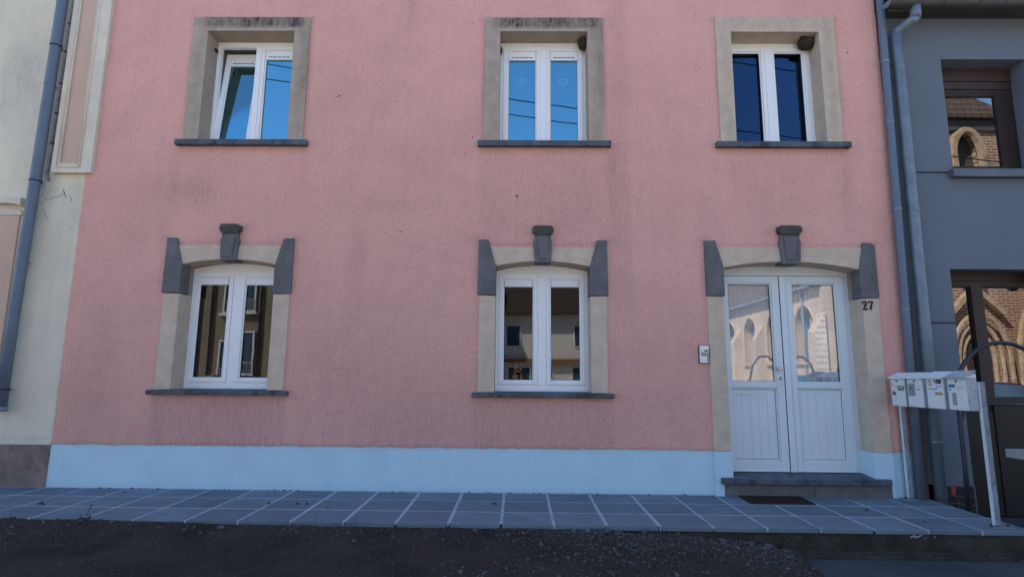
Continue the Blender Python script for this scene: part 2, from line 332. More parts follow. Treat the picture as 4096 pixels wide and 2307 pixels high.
# ---- paving in front of the house: every slab its own piece
pave = MB()
pave.add([(-8.2, -1.352, -.0012+PZ(-8.2,-1.35)), (4.914, -1.352, -.0012+PZ(4.9,-1.35)), (4.914, .02, -.0012+PZ(4.9)), (-8.2, .02, -.0012+PZ(-8.2)),
          (-8.2, -1.352, -.34), (4.914, -1.352, -.34), (4.914, .02, -.34), (-8.2, .02, -.34)],
         [(0, 1, 2, 3), (4, 7, 6, 5), (0, 4, 5, 1), (1, 5, 6, 2), (2, 6, 7, 3), (3, 7, 4, 0)])
pave.m = [0, 1, 1, 1, 1, 1]
pavement = part('pavement', pave, ['mortar', 'mossy'], None, kind='structure')
colx = [-.058 + .5 * i for i in range(-16, 10)]
rows = [(-.004, -.417), (-.433, -.892), (-.910, -1.372)]
for ri, (ya, yb) in enumerate(rows):
    for ci in range(len(colx)):
        xa = colx[ci]; xb = colx[ci + 1] if ci + 1 < len(colx) else 4.935
        wide = .0135 if -2.2 < xa < 1.6 else .0095
        wide2 = .0135 if -2.2 < xb < 1.6 else .0095
        a, b = xa + wide + random.uniform(-.003, .003), xb - (wide2 if xb < 4.9 else 0) + random.uniform(-.003, .003)
        t = MB(); j = lambda: random.uniform(-.0025, .0025)
        y1, y0 = ya + j(), yb + j(); th = .042; dz = random.uniform(-.0012, .0012)
        q = [(a+j(), y0), (b+j(), y0), (b+j(), y1), (a+j(), y1)]
        t.add([(x, y, PZ(x, y) - th) for x, y in q] + [(x, y, PZ(x, y) + dz) for x, y in q], [(0, 3, 2, 1), (4, 5, 6, 7), (0, 1, 5, 4), (1, 2, 6, 5), (2, 3, 7, 6), (3, 0, 4, 7)])
        part('paving_slab', t, random.choice(['slab', 'slab', 'slab2']), pavement, bevel=.006)
# mortar smeared down the joints on the front edge
for xj in colx:
    if xj < -5.5 or random.random() < .15: continue
    h = random.uniform(.018, .05); w = random.uniform(.007, .012)
    t = MB(); t.prism([(xj-w, PZ(xj)-.002), (xj+w, PZ(xj)-.002), (xj+w*.8, PZ(xj)-h*.7), (xj+w*.1, PZ(xj)-h), (xj-w*.7, PZ(xj)-h*.8)], -1.3765, -1.34)
    part('mortar_drip', t, 'mortar', pavement)
rs = random.Random(11); t = MB()
for k in range(22):
    x = 3.86 + rs.gauss(0, .045); z = -.075 + rs.gauss(0, .010); r = rs.uniform(.002, .009)
    t.prism([(x + r*1.5*math.cos(a)*rs.uniform(.6, 1.1), z + r*math.sin(a)*rs.uniform(.5, 1.2)) for a in np.linspace(0, 2*math.pi, 8)[:-1]], -1.3525 - rs.uniform(.001, .003), -1.34)
part('mortar_splash', t, 'mortar', pavement, kind='stuff')
t = MB(); x = -5.5
while x < 2.5:                                             # crumbs and dirt where the wall meets the paving
    x += rs.expovariate(9); r = rs.uniform(.003, .011)
    if rs.random() < .25 + .75*(mnoise.noise((x*1.7, 0, 5)) > .05): t.ball((x, -.004 - rs.uniform(0, .012), PZ(x) + r*.4), (r*rs.uniform(1, 2.2), r*.6, r*.7), 6, 4)
part('crumbs', t, 'twig', pavement, kind='stuff')
t = MB(); t.prism([(.014, .004), (-.010, .001), (.0, .010), (.012, .014)], -5.56, 2.5, 'x'); part('mortar_bead', t, 'mortar', pavement)
t = MB(); t.box(2.55, 4.72, -1.40, -1.354, -.33, -.203); t.box(2.5, 4.72, -1.43, -1.401, -.33, -.232)
part('footing_ledge', t, 'mossy', pavement, bevel=.006)

# ---- concrete apron to the right, gravel to the left
ap = MB(); ap.box(2.2, 9.5, -4.59, -1.25, -.40, -.262); ap.box(4.94, 9.5, -1.249, .6, -.40, -.264)
part('concrete_apron', ap, 'pad', None, kind='structure', bevel=.005)
EX = [-9, -4.5, -3.8, -3.1, -2.6, -1.5, 0, .43, .94, 1.19, 1.34, 1.64, 2.03, 2.38, 2.69, 2.8]
EZ = [.01, .002, .002, -.014, -.026, -.034, -.036, -.036, -.028, -.068, -.05, -.07, -.106, -.15, -.225, -.29]
FX = [-9, -3, 0, 1.5, 2.2, 2.5, 2.68, 2.8]; FZ = [-.04, -.055, -.085, -.115, -.165, -.205, -.262, -.30]
def gz(x, y):
    t = min(1, max(0, (-1.37 - y) / .55)); t = t ** .7
    b = np.interp(x, EX, EZ) * (1 - t) + np.interp(x + .05*mnoise.noise((x*3, y*6, 0)), FX, FZ) * t
    if y < -1.92: b -= (-1.92 - y) * .03
    k = .6 if x < 2.2 else .35
    return b + k * (.012*mnoise.noise((x*3.1, y*3.1, 1)) + .009*mnoise.noise((x*9, y*9, 2)) + .006*mnoise.noise((x*27, y*27, 3)) + .004*mnoise.noise((x*70, y*70, 4)))
gx = np.concatenate([np.arange(-9, -6.2, .2), np.arange(-6.2, 2.80, .024)]); gy = np.concatenate([np.arange(-4.62, -3.2, .2), np.arange(-3.2, -1.33, .024), [-1.33]])
gm = MB(); gm.v = [(float(x), float(y), float(gz(x, y))) for x in gx for y in gy]; ny = len(gy)
gm.f = [(i*ny+j, (i+1)*ny+j, (i+1)*ny+j+1, i*ny+j+1) for i in range(len(gx)-1) for j in range(ny-1)]; gm.m = [0]*len(gm.f)
gravel_ground = part('gravel_ground', gm, 'gravel', None, kind='structure', smooth=True)
def rock_mesh(name, seed, m):
    rs = random.Random(seed); o = Vector((rs.random()*50, rs.random()*50, rs.random()*50))
    mb = MB(); mb.ball((0, 0, 0), (1, rs.uniform(.65, .9), rs.uniform(.45, .7)), 7, 5, fn=lambda q: q * (1 + .55 * mnoise.noise(q * 1.3 + o)))
    return mb.mesh(name, m)
rocks = [rock_mesh('gravel_stone', i, ['stone_a', 'stone_a', 'stone_b', 'stone_b', 'stone_c', 'stone_a', 'stone_b'][i]) for i in range(7)]
def dens(x, y):
    e = math.exp(-(-1.38 - y) / (.10 + .10 * sstep(.3, 1.6, x))) * (.45 + .9 * sstep(-.3, 1.2, x))
    c = .8 * blob(x, y, 1.0, -1.75, .9, .35) + .7 * blob(x, y, 2.35, -1.6, .3, .5) + .55 * blob(x, y, -4.35, -1.8, .55, .16) + .25 * blob(x, y, -1.3, -1.75, .6, .2) + .4 * blob(x, y, .6, -2.35, 1.3, .25)
    return min(1, e + c * (.4 + .9 * max(0, mnoise.noise((x*4, y*7, 9)))))
n_st = 0
while n_st < 230:
    x, y = random.uniform(-5.6, 2.66), random.uniform(-2.75, -1.385)
    if random.random() > dens(x, y) * 1.0: continue
    near = -1.38 - y < .12
    s = random.uniform(.012, .026) * (1.25 if near and x > .3 else 1)
    o = link('stone', random.choice(rocks), gravel_ground); o.location = (x, y, gz(x, y) + s*.18); o.scale = (s, s, s); o.rotation_euler = (random.uniform(-.4, .4), random.uniform(-.4, .4), random.uniform(0, 6.28)); n_st += 1
for (x, y, s, k) in [(-2.66, -1.47, .032, 4), (-4.35, -1.45, .02, 4), (.93, -1.44, .045, 0), (1.02, -1.47, .036, 1), (1.28, -1.40, .04, 0), (.62, -1.42, .03, 4), (.75, -1.42, .03, 4), (2.0, -1.43, .04, 1), (2.25, -1.44, .04, 0), (2.4, -1.46, .05, 1), (2.55, -1.47, .045, 0), (-1.95, -1.42, .035, 1), (-1.62, -1.41, .03, 0), (-2.05, -1.40, .03, 1)]:
    o = link('stone', rocks[k], gravel_ground); o.location = (x, y, gz(x, y) + s*.25); o.scale = (s, s, s); o.rotation_euler = (0, 0, random.uniform(0, 6.28))
gs = MB(); mi = []
base = [[(Vector(v.co)) for v in r.vertices] for r in rocks]; 
tiny = MB(); tiny.ball((0, 0, 0), (1, .8, .6), 5, 3)
cnt = 0
while cnt < 11000:
    x, y = random.uniform(-5.8, 2.7), random.uniform(-2.85, -1.375)
    if random.random() > .10 + dens(x, y): continue
    s = random.choice([.003, .004, .005, .006, .008, .010]) * (1.35 if random.random() < dens(x, y) else .8); a = random.uniform(0, 6.28); ca, sa = math.cos(a), math.sin(a); z = gz(x, y) + s*.2
    gs.add([(x + s*(q[0]*ca - q[1]*sa)*random.uniform(.75, 1.25), y + s*(q[0]*sa + q[1]*ca)*random.uniform(.75, 1.25), z + s*q[2]*random.uniform(.7, 1.3)) for q in tiny.v], tiny.f, random.choice([0, 0, 0, 1, 1, 0, 1, 2 if random.random() < .35 else 0])); cnt += 1
part('gravel', gs, ['stone_a', 'stone_b', 'stone_c'], None, kind='stuff')

# =================================================================== PINK HOUSE
pink = thing('pink_house', 'pink roughcast house with grey stone window surrounds and a pale blue base', 'house', (-.35, 0, 0))
XL, XR = -5.56, 4.868
UC = [-3.538, .411, 3.495]; LC = [-3.572, .397]; DC = 3.4975
def wall_in(x, z):
    for c in UC:
        if abs(x - c) < .70 and 4.34 < z < 6.05: return False
    for c in LC:
        if abs(x - c) < .70 and 1.14 < z < 2.9: return False
    if 2.54 < x < 4.45 and z < 2.9: return False
    return True
def wall_dirt_shade(x, z, y):
    d = .05
    d += .34*blob(x, z, -4.0, 3.66, .30, .25) + .2*blob(x, z, -4.55, 3.75, .3, .3) + .22*blob(x, z, -1.95, 2.9, .10, .6) + .22*blob(x, z, -1.5, 3.52, .35, .09) + .12*blob(x, z, -1.4, 4.3, .5, .7)
    d += .30*blob(x, z, -1.35, 6.35, .08, .35) + .14*blob(x, z, -2.1, 5.2, .5, .7) + .16*blob(x, z, -.3, 5.0, .25, .9) + .10*blob(x, z, .4, 3.6, 1.0, .4)
    d += .24*band(x, 1.27, 1.52, .06)*band(z, 2.2, 7.5, .3) + .13*band(x, -.42, 1.3, .05)*band(z, 3.1, 4.3, .25) + .10*band(x, 2.8, 4.4, .06)*band(z, 3.5, 4.3, .3)
    d += .22*blob(x, z, 4.28, 3.8, .05, .5) + .2*blob(x, z, -4.38, 4.0, .06, .35) + .16*blob(x, z, -2.72, 4.0, .06, .4) + .2*blob(x, z, 1.28, 4.0, .05, .4)
    d += .26*band(x, -4.40, -2.74, .03)*band(z, .4, 1.14, .06) + .22*band(x, -.45, 1.26, .03)*band(z, .4, 1.14, .06)
    d += .12*blob(x, z, -2.0, 1.6, .6, .8) + .12*blob(x, z, -5.2, 1.4, .3, .9) + .15*blob(x, z, -1.0, 1.0, .7, .6) + .10*(1 - sstep(.5, 2.2, z))  # last term paints in the light's fall-off towards the ground
    d += .4*band(z, .50, .54, .02) + .25*band(z, 6.1, 6.16, .02)*(1 if any(abs(x-c) < .85 for c in UC) else 0)
    for c in LC + [3.497]:
        h = .82 if c != 3.497 else 1.06
        d += .40*band(x, c-h+.1, c+h-.1, .05)*blob(0, z, 0, 3.0, 1, .05) + .35*blob(x, z, c-h, 3.09, .12, .05) + .35*blob(x, z, c+h, 3.07, .12, .05) + .35*blob(x, z, c, 3.24, .18, .05)
        d += .22*blob(x, z, c-h-.03, 2.7, .03, .35) + .22*blob(x, z, c+h+.03, 2.7, .03, .35)  # darker edges beside the corner blocks
    for c in UC: d += .3*blob(x, z, c-.8, 5.3, .025, .7) + .3*blob(x, z, c+.81, 5.3, .03, .7) + .35*band(x, c-.83, c+.83, .03)*blob(0, z, 0, 4.28, 1, .03)  # darker edges beside the surrounds and right under the sills
    return min(.7, d * .78)
exx = [c + s for c in UC + LC for s in (-.70, .70)] + [2.54, 4.45]
xs = axis_vals(XL, XR, .045, exx); zs = np.array(list(axis_vals(.517, 7.0, .045, [4.34, 6.05, 1.14, 2.9])) + [8.2, 9.4, 10.5]); _zs0 = axis_vals(.517, 7.4, 1.0, [4.34, 6.05, 1.14, 2.9])
mbw, dw = gridplate(xs, zs, wall_in, 0.0, .03, jit=.005, dirt_shade_f=wall_dirt_shade, ybump=.0012)
mbw.v = [(x, y, z + (.013*mnoise.noise((x*42, 1, 0)) + .009*mnoise.noise((x*9, 2, 0)) if z < .53 else 0)) for x, y, z in mbw.v]
part('wall', mbw, 'pink', pink, dirt_shade=dw)
t = MB(); t.box(XL, -5.0, .035, 10, -.3, 10.5); t.v = [(-5.52 if abs(x - (-5.0)) < 1e-6 else x, y, z) for x, y, z in t.v]      # left gable wall
t.box(4.84, 4.868, .035, 10, -.3, 10.5); t.box(-5.52, 4.84, 9.7, 10, -.3, 10.5); t.box(-5.52, 4.84, .32, 9.7, 10.3, 10.49); t.box(-5.52, 4.84, .32, 9.7, 3.3, 3.5); t.box(-5.52, 4.84, .012, 9.7, -.3, -.1)
part('inner_walls', t, 'dark', pink)
rs = random.Random(4); t = MB()
for (x, z, r) in [(.06, 3.66, .014), (.07, 3.645, .010), (-1.42, 3.18, .010), (-2.30, 5.02, .012), (-2.33, 5.01, .008), (4.45, 5.66, .012), (-.52, 4.45, .012), (3.1, 4.9, .007), (-4.4, 3.0, .008)] + [(rs.uniform(-5.3, 4.7), rs.uniform(.8, 6.4), rs.uniform(.0025, .006)) for _ in range(120)]:
    if not wall_in(x, z) or any(abs(x-c) < .9 and (4.2 < z < 6.25 if c in UC else 1 < z < 3.3) for c in UC + LC + [3.5]): continue
    t.ball((x, -.003, z), (r*rs.uniform(.5, 1), r*.5, r*rs.uniform(.5, 1.2)), 6, 4)
part('grime_specks', t, 'twig', pink, kind='stuff')
t = MB(); t.box(4.87, 4.972, .028, 3, -.2, 10.4); part('corner_strip', t, 'brownstrip', pink)
t = MB(); t.prism([(-.35, 10.42), (5, 13.2), (10.4, 10.42), (10.4, 10.65), (5, 13.45), (-.35, 10.65)], XL - .02, XR + .02, 'x'); part('roof', t, 'roof', pink)
# painted base course, carried round the door jambs
def pl_dark(x, z, y): return .22*blob(0, z, 0, .03, 1, .03) + .10*blob(0, z, 0, .5, 1, .02)  # darker along the foot and just below the pink edge
px = axis_vals(XL - .008, 2.652, .06, []); pz = axis_vals(-.2, .524, .04)
mp_, dp_ = gridplate(px, pz, lambda x, z: True, .010, .05, jit=.002, dirt_shade_f=pl_dark)
n0 = len(mp_.v)
mp_.box(2.44, 2.654, -.022, .262, -.2, .508); mp_.box(4.338, 4.556, -.022, .262, -.2, .508); mp_.box(4.5565, 4.824, .010, .05, -.2, .515)
part('base_course', mp_, 'plinth', pink, dirt_shade=dp_ + [0] * (len(mp_.v) - n0))

def upper_window(c, soot, conc, g, tilt=0.0, vent=True, label=None):
    w = MB(); a, b = c - .592, c + .592                                   # outer frame
    w.ring(a, b, 4.39, 5.945, (.05, .05, .055, .075), .250, .32)
    win = part('window', w, 'pvc', pink, bevel=.004, label=label)
    # plastered surround, one U-shaped piece
    X0, X1 = c - .788, c + .794
    sx = axis_vals(X0, X1, .02, [a + .006, b - .006]); sz = axis_vals(4.384, 6.145, .02, [5.946])
    ins = lambda x, z: not (a + .006 < x < b - .006 and z < 5.946)
    def sd(x, z, y):
        if y > .1: return .05 * soot
        d = soot * band(z, 6.0, 6.2, .035) * (.35 + .9 * (.5 + .5*mnoise.noise((x*5, 0, c)))) * band(x, c-.62, c+.68, .12)
        d += soot * .35 * band(x, c+.72, c+.83, .04) * band(z, 4.9, 6.2, .4) + .18 * band(x, c-.72, c-.64, .03) * (.5+.5*mnoise.noise((x*9, z*1.5, c))) + .22*band(x, c+.64, c+.74, .03)*(.6+.5*mnoise.noise((x*9, z*1.5, c+4)))
        return min(.95, d + .10)
    smb, sdv = gridplate(sx, sz, ins, -.024, .258, jit=.0007, dirt_shade_f=sd)
    part('surround', smb, conc, win, dirt_shade=sdv)
    t = MB(); t.prism([(c - .86, 4.385), (c + .868, 4.385), (c + .868, 4.310), (c - .86, 4.310)], -.075, -.0, 'y'); t.box(c - .79, c + .79, 0, .30, 4.315, 4.388)
    part('sill', t, 'sill', win, bevel=.008)
    for side in (-1, 1):
        if side < 0: x0, x1, p0, p1 = c - .546, c - .002, c - .470, c - .104
        else: x0, x1, p0, p1 = c + .002, c + .546, c + .106, c + .474
        th = -tilt if side < 0 else 0.0
        y0 = .236
        s = MB(); s.ring(x0, x1, 4.437, 5.872, (p0 - x0 - .02, x1 - p1 - .02, .05, .055), y0, y0 + .07)
        s.ring(p0 - .0201, p1 + .0201, 4.4871, 5.8169, .020, y0 + .014, y0 + .06)
        ga = MB(); ga.ring(p0 - .0003, p1 + .0003, 4.507, 5.797, .004, y0 + .024, y0 + .055)
        py = y0 + (.030 if vent else .058); p = MB(); p.box(p0 + .001, p1 - .001, py, py + .006, 4.508, 5.796)
        v = None
        if vent:
            v = MB(); v.box(p0 + .002, p1 - .002, y0 + .002, y0 + .029, 5.682, 5.794)
            for k in range(5):
                q0 = p0 + .034 + k * .060; v.box(q0, q0 + .052, y0 + .0005, y0 + .01, 5.713, 5.726, 1)
        if th:
            for q in (s, ga, p, v):
                if q: q.rotx(-th, y0, 4.44)
        part('sash', s, 'pvc', win, bevel=.004); part('gasket', ga, 'black', win); part('pane', p, g, win)
        if v: part('vent', v, ['pvc', 'black'], win, bevel=.0025)
    if tilt:
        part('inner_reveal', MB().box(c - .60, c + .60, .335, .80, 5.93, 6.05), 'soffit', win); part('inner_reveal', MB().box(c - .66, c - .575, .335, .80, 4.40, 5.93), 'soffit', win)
    t = MB(); t.box(c - .036, c + .040, .226, .2355, 4.44, 5.868); part('cover_strip', t, 'pvc', win, bevel=.004)
    return win
upper_window(UC[0], .95, 'conc', 'g_sky', tilt=R(7.0), label='upper window with its left sash tilted open')
upper_window(UC[1], 1.1, 'conc', 'g_sky', label='upper window with two heart ornaments behind the panes')
upper_window(UC[2], .10, 'conc2', 'g_dark', vent=False, label='upper window with darker glass and a mud nest in its corner')

def keystone(c, parent, k=1.0, zt=0.0):
    t = MB(); f = lambda x: c + x * k
    t.prism([(f(-.100), 2.785), (f(.100), 2.785), (f(.120), 3.05 + zt), (f(.104), 3.075 + zt), (f(.104), 3.135 + zt), (f(-.104), 3.135 + zt), (f(-.104), 3.075 + zt), (f(-.120), 3.05 + zt)], -.052, .15)
    t.prism([(f(-.048), 2.827), (f(.042), 2.827), (f(.074), 3.11 + zt), (f(-.074), 3.11 + zt)], -.066, -.05)
    t.prism([(f(-.104), 3.134 + zt), (f(.104), 3.134 + zt), (f(.110), 3.150 + zt), (f(.132), 3.172 + zt), (f(.132), 3.226 + zt), (f(.095), 3.250 + zt), (f(-.10), 3.250 + zt), (f(-.130), 3.226 + zt), (f(-.130), 3.172 + zt), (f(-.110), 3.150 + zt)], -.078, .02, m=1)
    part('keystone', t, ['stone', 'darkstone'], parent, bevel=.0025)
def lower_window(c, label):
    a, b = c - .592, c + .592
    w = MB(); w.ring(a, b, 1.18, 2.70, (.045, .045, .085, .045), .250, .33)
    w.box(c - .055, c + .055, .2505, .33, 1.265, 2.655)
    top = [(a, 2.70)] + arc_pts(a, 2.727, b, 2.727, 2.80) + [(b, 2.70)]; w.prism(top[::-1], .2503, .33)
    for dx in (-.427, 0, .425):
        w.box(c + dx - .022, c + dx + .022, .243, .25, 1.198, 1.212)
    win = part('window', w, 'pvc', pink, bevel=.004, label=label)
    for s in (-1, 1):                                                     # light jamb stones below dark corner blocks
        xo, xi = c + s * .796, c + s * .592
        t = MB(); t.prism([(xo, 1.176), (xi, 1.176), (xi, 2.362), (xo + s*.0, 2.362)], -.022, .258); part('jamb', t, 'conc2', win, bevel=.007)
        t = MB(); t.prism([(c + s*.815, 2.370), (c + s*.589, 2.370), (c + s*.589, 2.725), (c + s*.683, 3.075), (c + s*.808, 3.075)], -.036, .165); part('corner_block', t, 'stone', win, bevel=.003)
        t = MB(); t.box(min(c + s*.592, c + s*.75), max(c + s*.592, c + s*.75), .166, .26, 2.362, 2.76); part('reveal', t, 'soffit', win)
    pts = arc_pts(c - .592, 2.737, c + .592, 2.737, 2.803)
    t = MB(); t.prism(pts + [(c + .665, 2.986), (c - .665, 2.986)], -.020, .258); part('lintel', t, 'conc2', win, bevel=.005)
    keystone(c, win)
    t = MB(); t.box(c - .862, c + .868, -.070, .002, 1.118, 1.172); t.box(c - .80, c + .80, .002, .33, 1.12, 1.177); part('sill', t, 'sill', win, bevel=.008)
    for s in (-1, 1):
        x0, x1 = (c - .548, c - .056) if s < 0 else (c + .056, c + .548); p0, p1 = (c - .487, c - .119) if s < 0 else (c + .117, c + .484)
        y0 = .238
        q = MB(); q.ring(x0, x1, 1.266, 2.660, (p0-x0-.018, x1-p1-.018, .04, .042), y0, y0+.07); q.ring(p0 - .0181, p1 + .0181, 1.3061, 2.6179, .018, y0+.014, y0+.06)
        part('sash', q, 'pvc', win, bevel=.004)
        ga = MB(); ga.ring(p0 - .0003, p1 + .0003, 1.3238, 2.6002, .004, y0 + .024, y0 + .055); part('gasket', ga, 'black', win)
        q = MB(); q.box(p0+.001, p1-.001, y0+.030, y0+.036, 1.325, 2.599); part('pane', q, 'g_low', win)
        q = MB(); q.prism([(y0-.010, 2.516), (y0+.029, 2.508), (y0+.029, 2.598), (y0+.006, 2.598)], p0 + .004, p1 - .004, 'x'); part('vent', q, 'pvc', win, bevel=.003)
lower_window(LC[0], 'lower window left of the other, reflecting the beige house')
lower_window(LC[1], 'lower window nearest the door, reflecting the white house')

# ---- front door
d = MB(); d.ring(2.644, 4.348, .225, 2.69, (.046, .060, .001, .006), .252, .34)
d.prism((([(2.644, 2.69)] + arc_pts(2.644, 2.735, 4.348, 2.725, 2.815) + [(4.348, 2.69)]))[::-1], .2523, .34)
door = part('door', d, 'pvcd', pink, bevel=.004, label='white double door with glazed upper panels')
for (xi, xo, top) in ((2.644, 2.441, 2.372), (4.348, 4.5555, 2.36)):
    t = MB(); t.box(min(xi, xo), max(xi, xo), -.020, .26, .5095, top); part('jamb', t, 'conc2', door, bevel=.006)
t = MB(); t.prism([(2.431, 2.378), (2.658, 2.378), (2.658, 2.735), (2.568, 3.078), (2.431, 3.078)], -.036, .165); part('corner_block', t, 'stone', door, bevel=.003)
t = MB(); t.prism([(4.341, 2.368), (4.560, 2.368), (4.560, 3.015), (4.545, 3.038), (4.510, 3.058), (4.412, 3.064), (4.341, 2.72)], -.036, .165); part('corner_block', t, 'stone', door, bevel=.003)
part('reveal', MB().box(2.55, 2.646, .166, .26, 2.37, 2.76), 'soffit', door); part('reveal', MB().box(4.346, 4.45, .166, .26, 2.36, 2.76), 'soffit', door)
t = MB(); t.prism(arc_pts(2.655, 2.737, 4.345, 2.722, 2.817) + [(4.42, 3.003), (2.58, 3.001)], -.020, .258); part('lintel', t, 'conc2', door, bevel=.005)
keystone(DC, door, 1.13, .02)
for (x0, x1, p0, p1) in ((2.692, 3.453, 2.803, 3.337), (3.542, 4.286, 3.630, 4.163)):
    y0 = .240
    q = MB(); q.box(x0, p0 - .02, y0, y0+.06, .238, 2.676); q.box(p1 + .02, x1, y0, y0+.06, .238, 2.676)
    for (za, zb) in ((.238, .360), (1.255, 1.315), (2.587, 2.676)): q.box(p0 - .02, p1 + .02, y0, y0+.06, za, zb)
    q.ring(p0 - .0201, p1 + .0201, .3601, 1.2549, .02, y0 + .013, y0 + .055); q.ring(p0 - .0201, p1 + .0201, 1.3151, 2.5869, .02, y0 + .013, y0 + .055)
    part('door_leaf', q, 'pvcd', door, bevel=.004)
    q = MB(); q.ring(p0 - .0003, p1 + .0003, 1.3352, 2.5668, .004, y0 + .024, y0 + .05); q.ring(p0 - .0003, p1 + .0003, .3802, 1.2348, .0035, y0 + .024, y0 + .05); part('gasket', q, 'black', door)
    q = MB(); q.box(p0+.001, p1-.001, y0+.030, y0+.036, 1.337, 2.566); part('pane', q, 'g_door', door)
    for k in range(5):
        bw = (p1 - p0) / 5; q = MB(); q.box(p0 + k*bw + .0007, p0 + (k+1)*bw - .0007, y0+.028, y0+.05, .381, 1.234); part('board', q, 'pvcd', door, bevel=.0016)
    for xx in ((p0 + .17, p0 + .40) if x0 < 3 else (p0 + .16, p0 + .39)):
        q = MB(); q.box(xx - .022, xx + .022, y0 - .006, y0, .296, .312); part('drain_cap', q, 'pvcd', door, bevel=.004)
    q = MB()                                                              # net curtain with soft folds just behind the glass
    n = 60; vv = [(p0 - .01 + (p1-p0+.02)*i/n, .302 + .007*math.sin(i*.9) + .005*math.sin(i*.37), z) for i in range(n+1) for z in (1.30, 2.60)]
    q.add(vv + [(x, y + .003, z) for x, y, z in vv], [(2*i, 2*i+2, 2*i+3, 2*i+1) for i in range(n)] + [(2*i+2*(n+1), 2*i+1+2*(n+1), 2*i+3+2*(n+1), 2*i+2+2*(n+1)) for i in range(n)]); part('pane_backing', q, 'pane_backing', door, smooth=True)
t = MB(); t.box(3.459, 3.536, .226, .2395, .234, 2.676); part('cover_strip', t, 'pvcd', door, bevel=.005)
t = MB(); t.box(2.692, 3.453, .232, .24, .237, .252); t.box(3.542, 4.286, .232, .24, .237, .252); part('weather_bar', t, 'pvcd', door, bevel=.003)
t = MB(); t.box(3.381, 3.414, .233, .24, 1.290, 1.60); part('lock_plate', t, 'pvcd', door, bevel=.004)
t = MB(); t.box(3.352, 3.418, .185, .215, 1.466, 1.510); t.box(3.385, 3.405, .215, .234, 1.478, 1.498); part('handle', t, 'handle', door, bevel=.008)
t = MB(); t.tube([(3.400, .228, 1.378), (3.400, .2335, 1.378)], .011, 10); t.box(3.394, 3.406, .2285, .2334, 1.348, 1.376); part('lock_cylinder', t, 'lock', door)
t = MB(); t.tube([(2.80, .2395, 1.155), (2.95, .2375, 1.157), (3.12, .2375, 1.165)], .0012, 4); t.move(0, .029, 0); part('scratch', t, 'dkmetal', door)
step = MB(); step.prism([(-.075, .138), (-.075, .209), (.0, .211), (.262, .232), (.262, .138)], 2.655, 4.337, 'x'); step.prism([(-.075, .138), (-.075, .209), (.008, .2095), (.008, .138)], 2.505, 2.655, 'x'); step.prism([(-.075, .138), (-.075, .209), (.008, .2095), (.008, .138)], 4.337, 4.492, 'x')
ds = part('doorstep', step, 'sill', pink, bevel=.010)
t = MB(); t.box(2.545, 3.60, -.03, .2, -.05, .137); t.box(3.604, 4.510, -.03, .2, -.05, .137); part('riser', t, 'stone', ds, bevel=.006)
# ---- house number
hn = MB(); hn.box(4.40, 4.401, -.021, -.0205, 2.27, 2.271)
def strokes(mb, pts, w, x0, z0, sx, sz, y0, y1):
    L = []; Rr = []
    for i, (x, z, k) in enumerate(pts):
        a = pts[max(0, i-1)]; b = pts[min(len(pts)-1, i+1)]; tx, tz = (b[0]-a[0])*sx, (b[1]-a[1])*sz; n = math.hypot(tx, tz); nx, nz = -tz/n, tx/n
        L.append((x0 + x*sx + nx*w*k/2, z0 + z*sz + nz*w*k/2)); Rr.append((x0 + x*sx - nx*w*k/2, z0 + z*sz - nz*w*k/2))
    for i in range(len(pts)-1): mb.prism([L[i], L[i+1], Rr[i+1], Rr[i]], y0, y1)
num = part('house_number', hn, 'black', pink)
two = MB(); strokes(two, [(.06, .70, 1.0), (.10, .86, .8), (.30, .97, .8), (.58, .95, 1.0), (.76, .78, 1.4), (.70, .58, 1.4), (.46, .34, 1.0), (.16, .08, .7)], .017, 4.345, 2.216, .062, .112, -.030, -.0205)
strokes(two, [(.06, .06, 1.0), (.50, .08, 1.5), (.90, .05, .9), (.96, .22, .5)], .016, 4.345, 2.216, .062, .112, -.031, -.0208)
two.ball((4.3515, -.0255, 2.293), (.008, .005, .008), 8, 6); part('digit', two, 'black', num)
sev = MB(); strokes(sev, [(.08, .72, .5), (.10, .90, .9), (.50, .90, 1.4), (.98, .90, .9)], .015, 4.414, 2.216, .064, .112, -.030, -.0205)
strokes(sev, [(.96, .92, .7), (.70, .60, 1.0), (.52, .28, 1.4), (.46, .02, 1.6)], .016, 4.414, 2.216, .064, .112, -.031, -.0208); part('digit', sev, 'black', num)
# ---- drainpipe at the right-hand corner of the pink house
t = MB(); t.tube([(4.96, -.075, 10.3), (4.899, -.075, 6.37), (4.870, -.075, 4.6), (4.836, -.075, 2.4), (4.790, -.075, -.1)], .047, 14)
dp = part('drainpipe', t, 'zincblue', pink, smooth=True, label='smooth blue-grey drainpipe at the corner of the pink wall')
def clamp(parent, x, y, z, r, m='zincblue', bolt=1, h=.016, name='clamp'):
    t = MB(); t.tube([(x, y, z - h), (x, y, z + h)], r + .006, 14); t.box(x - .012, x + .012, y + r*.6, .03, z - .012, z + .012); 
    if bolt: t.tube([(x + bolt*(r + .002), y - .006, z), (x + bolt*(r + .03), y - .006, z)], .010, 8)
    part(name, t, m, parent)
for z, b in ((5.482, -1), (3.482, -1)): clamp(dp, np.interp(z, [2.4, 4.6, 6.37], [4.836, 4.870, 4.899]), -.075, z, .047, 'zinc', b)
for z in (4.641,): clamp(dp, 4.871, -.075, z, .044, 'zinc', 0)
for z in (2.22,): clamp(dp, 4.832, -.075, z, .044, 'zinc', 0)

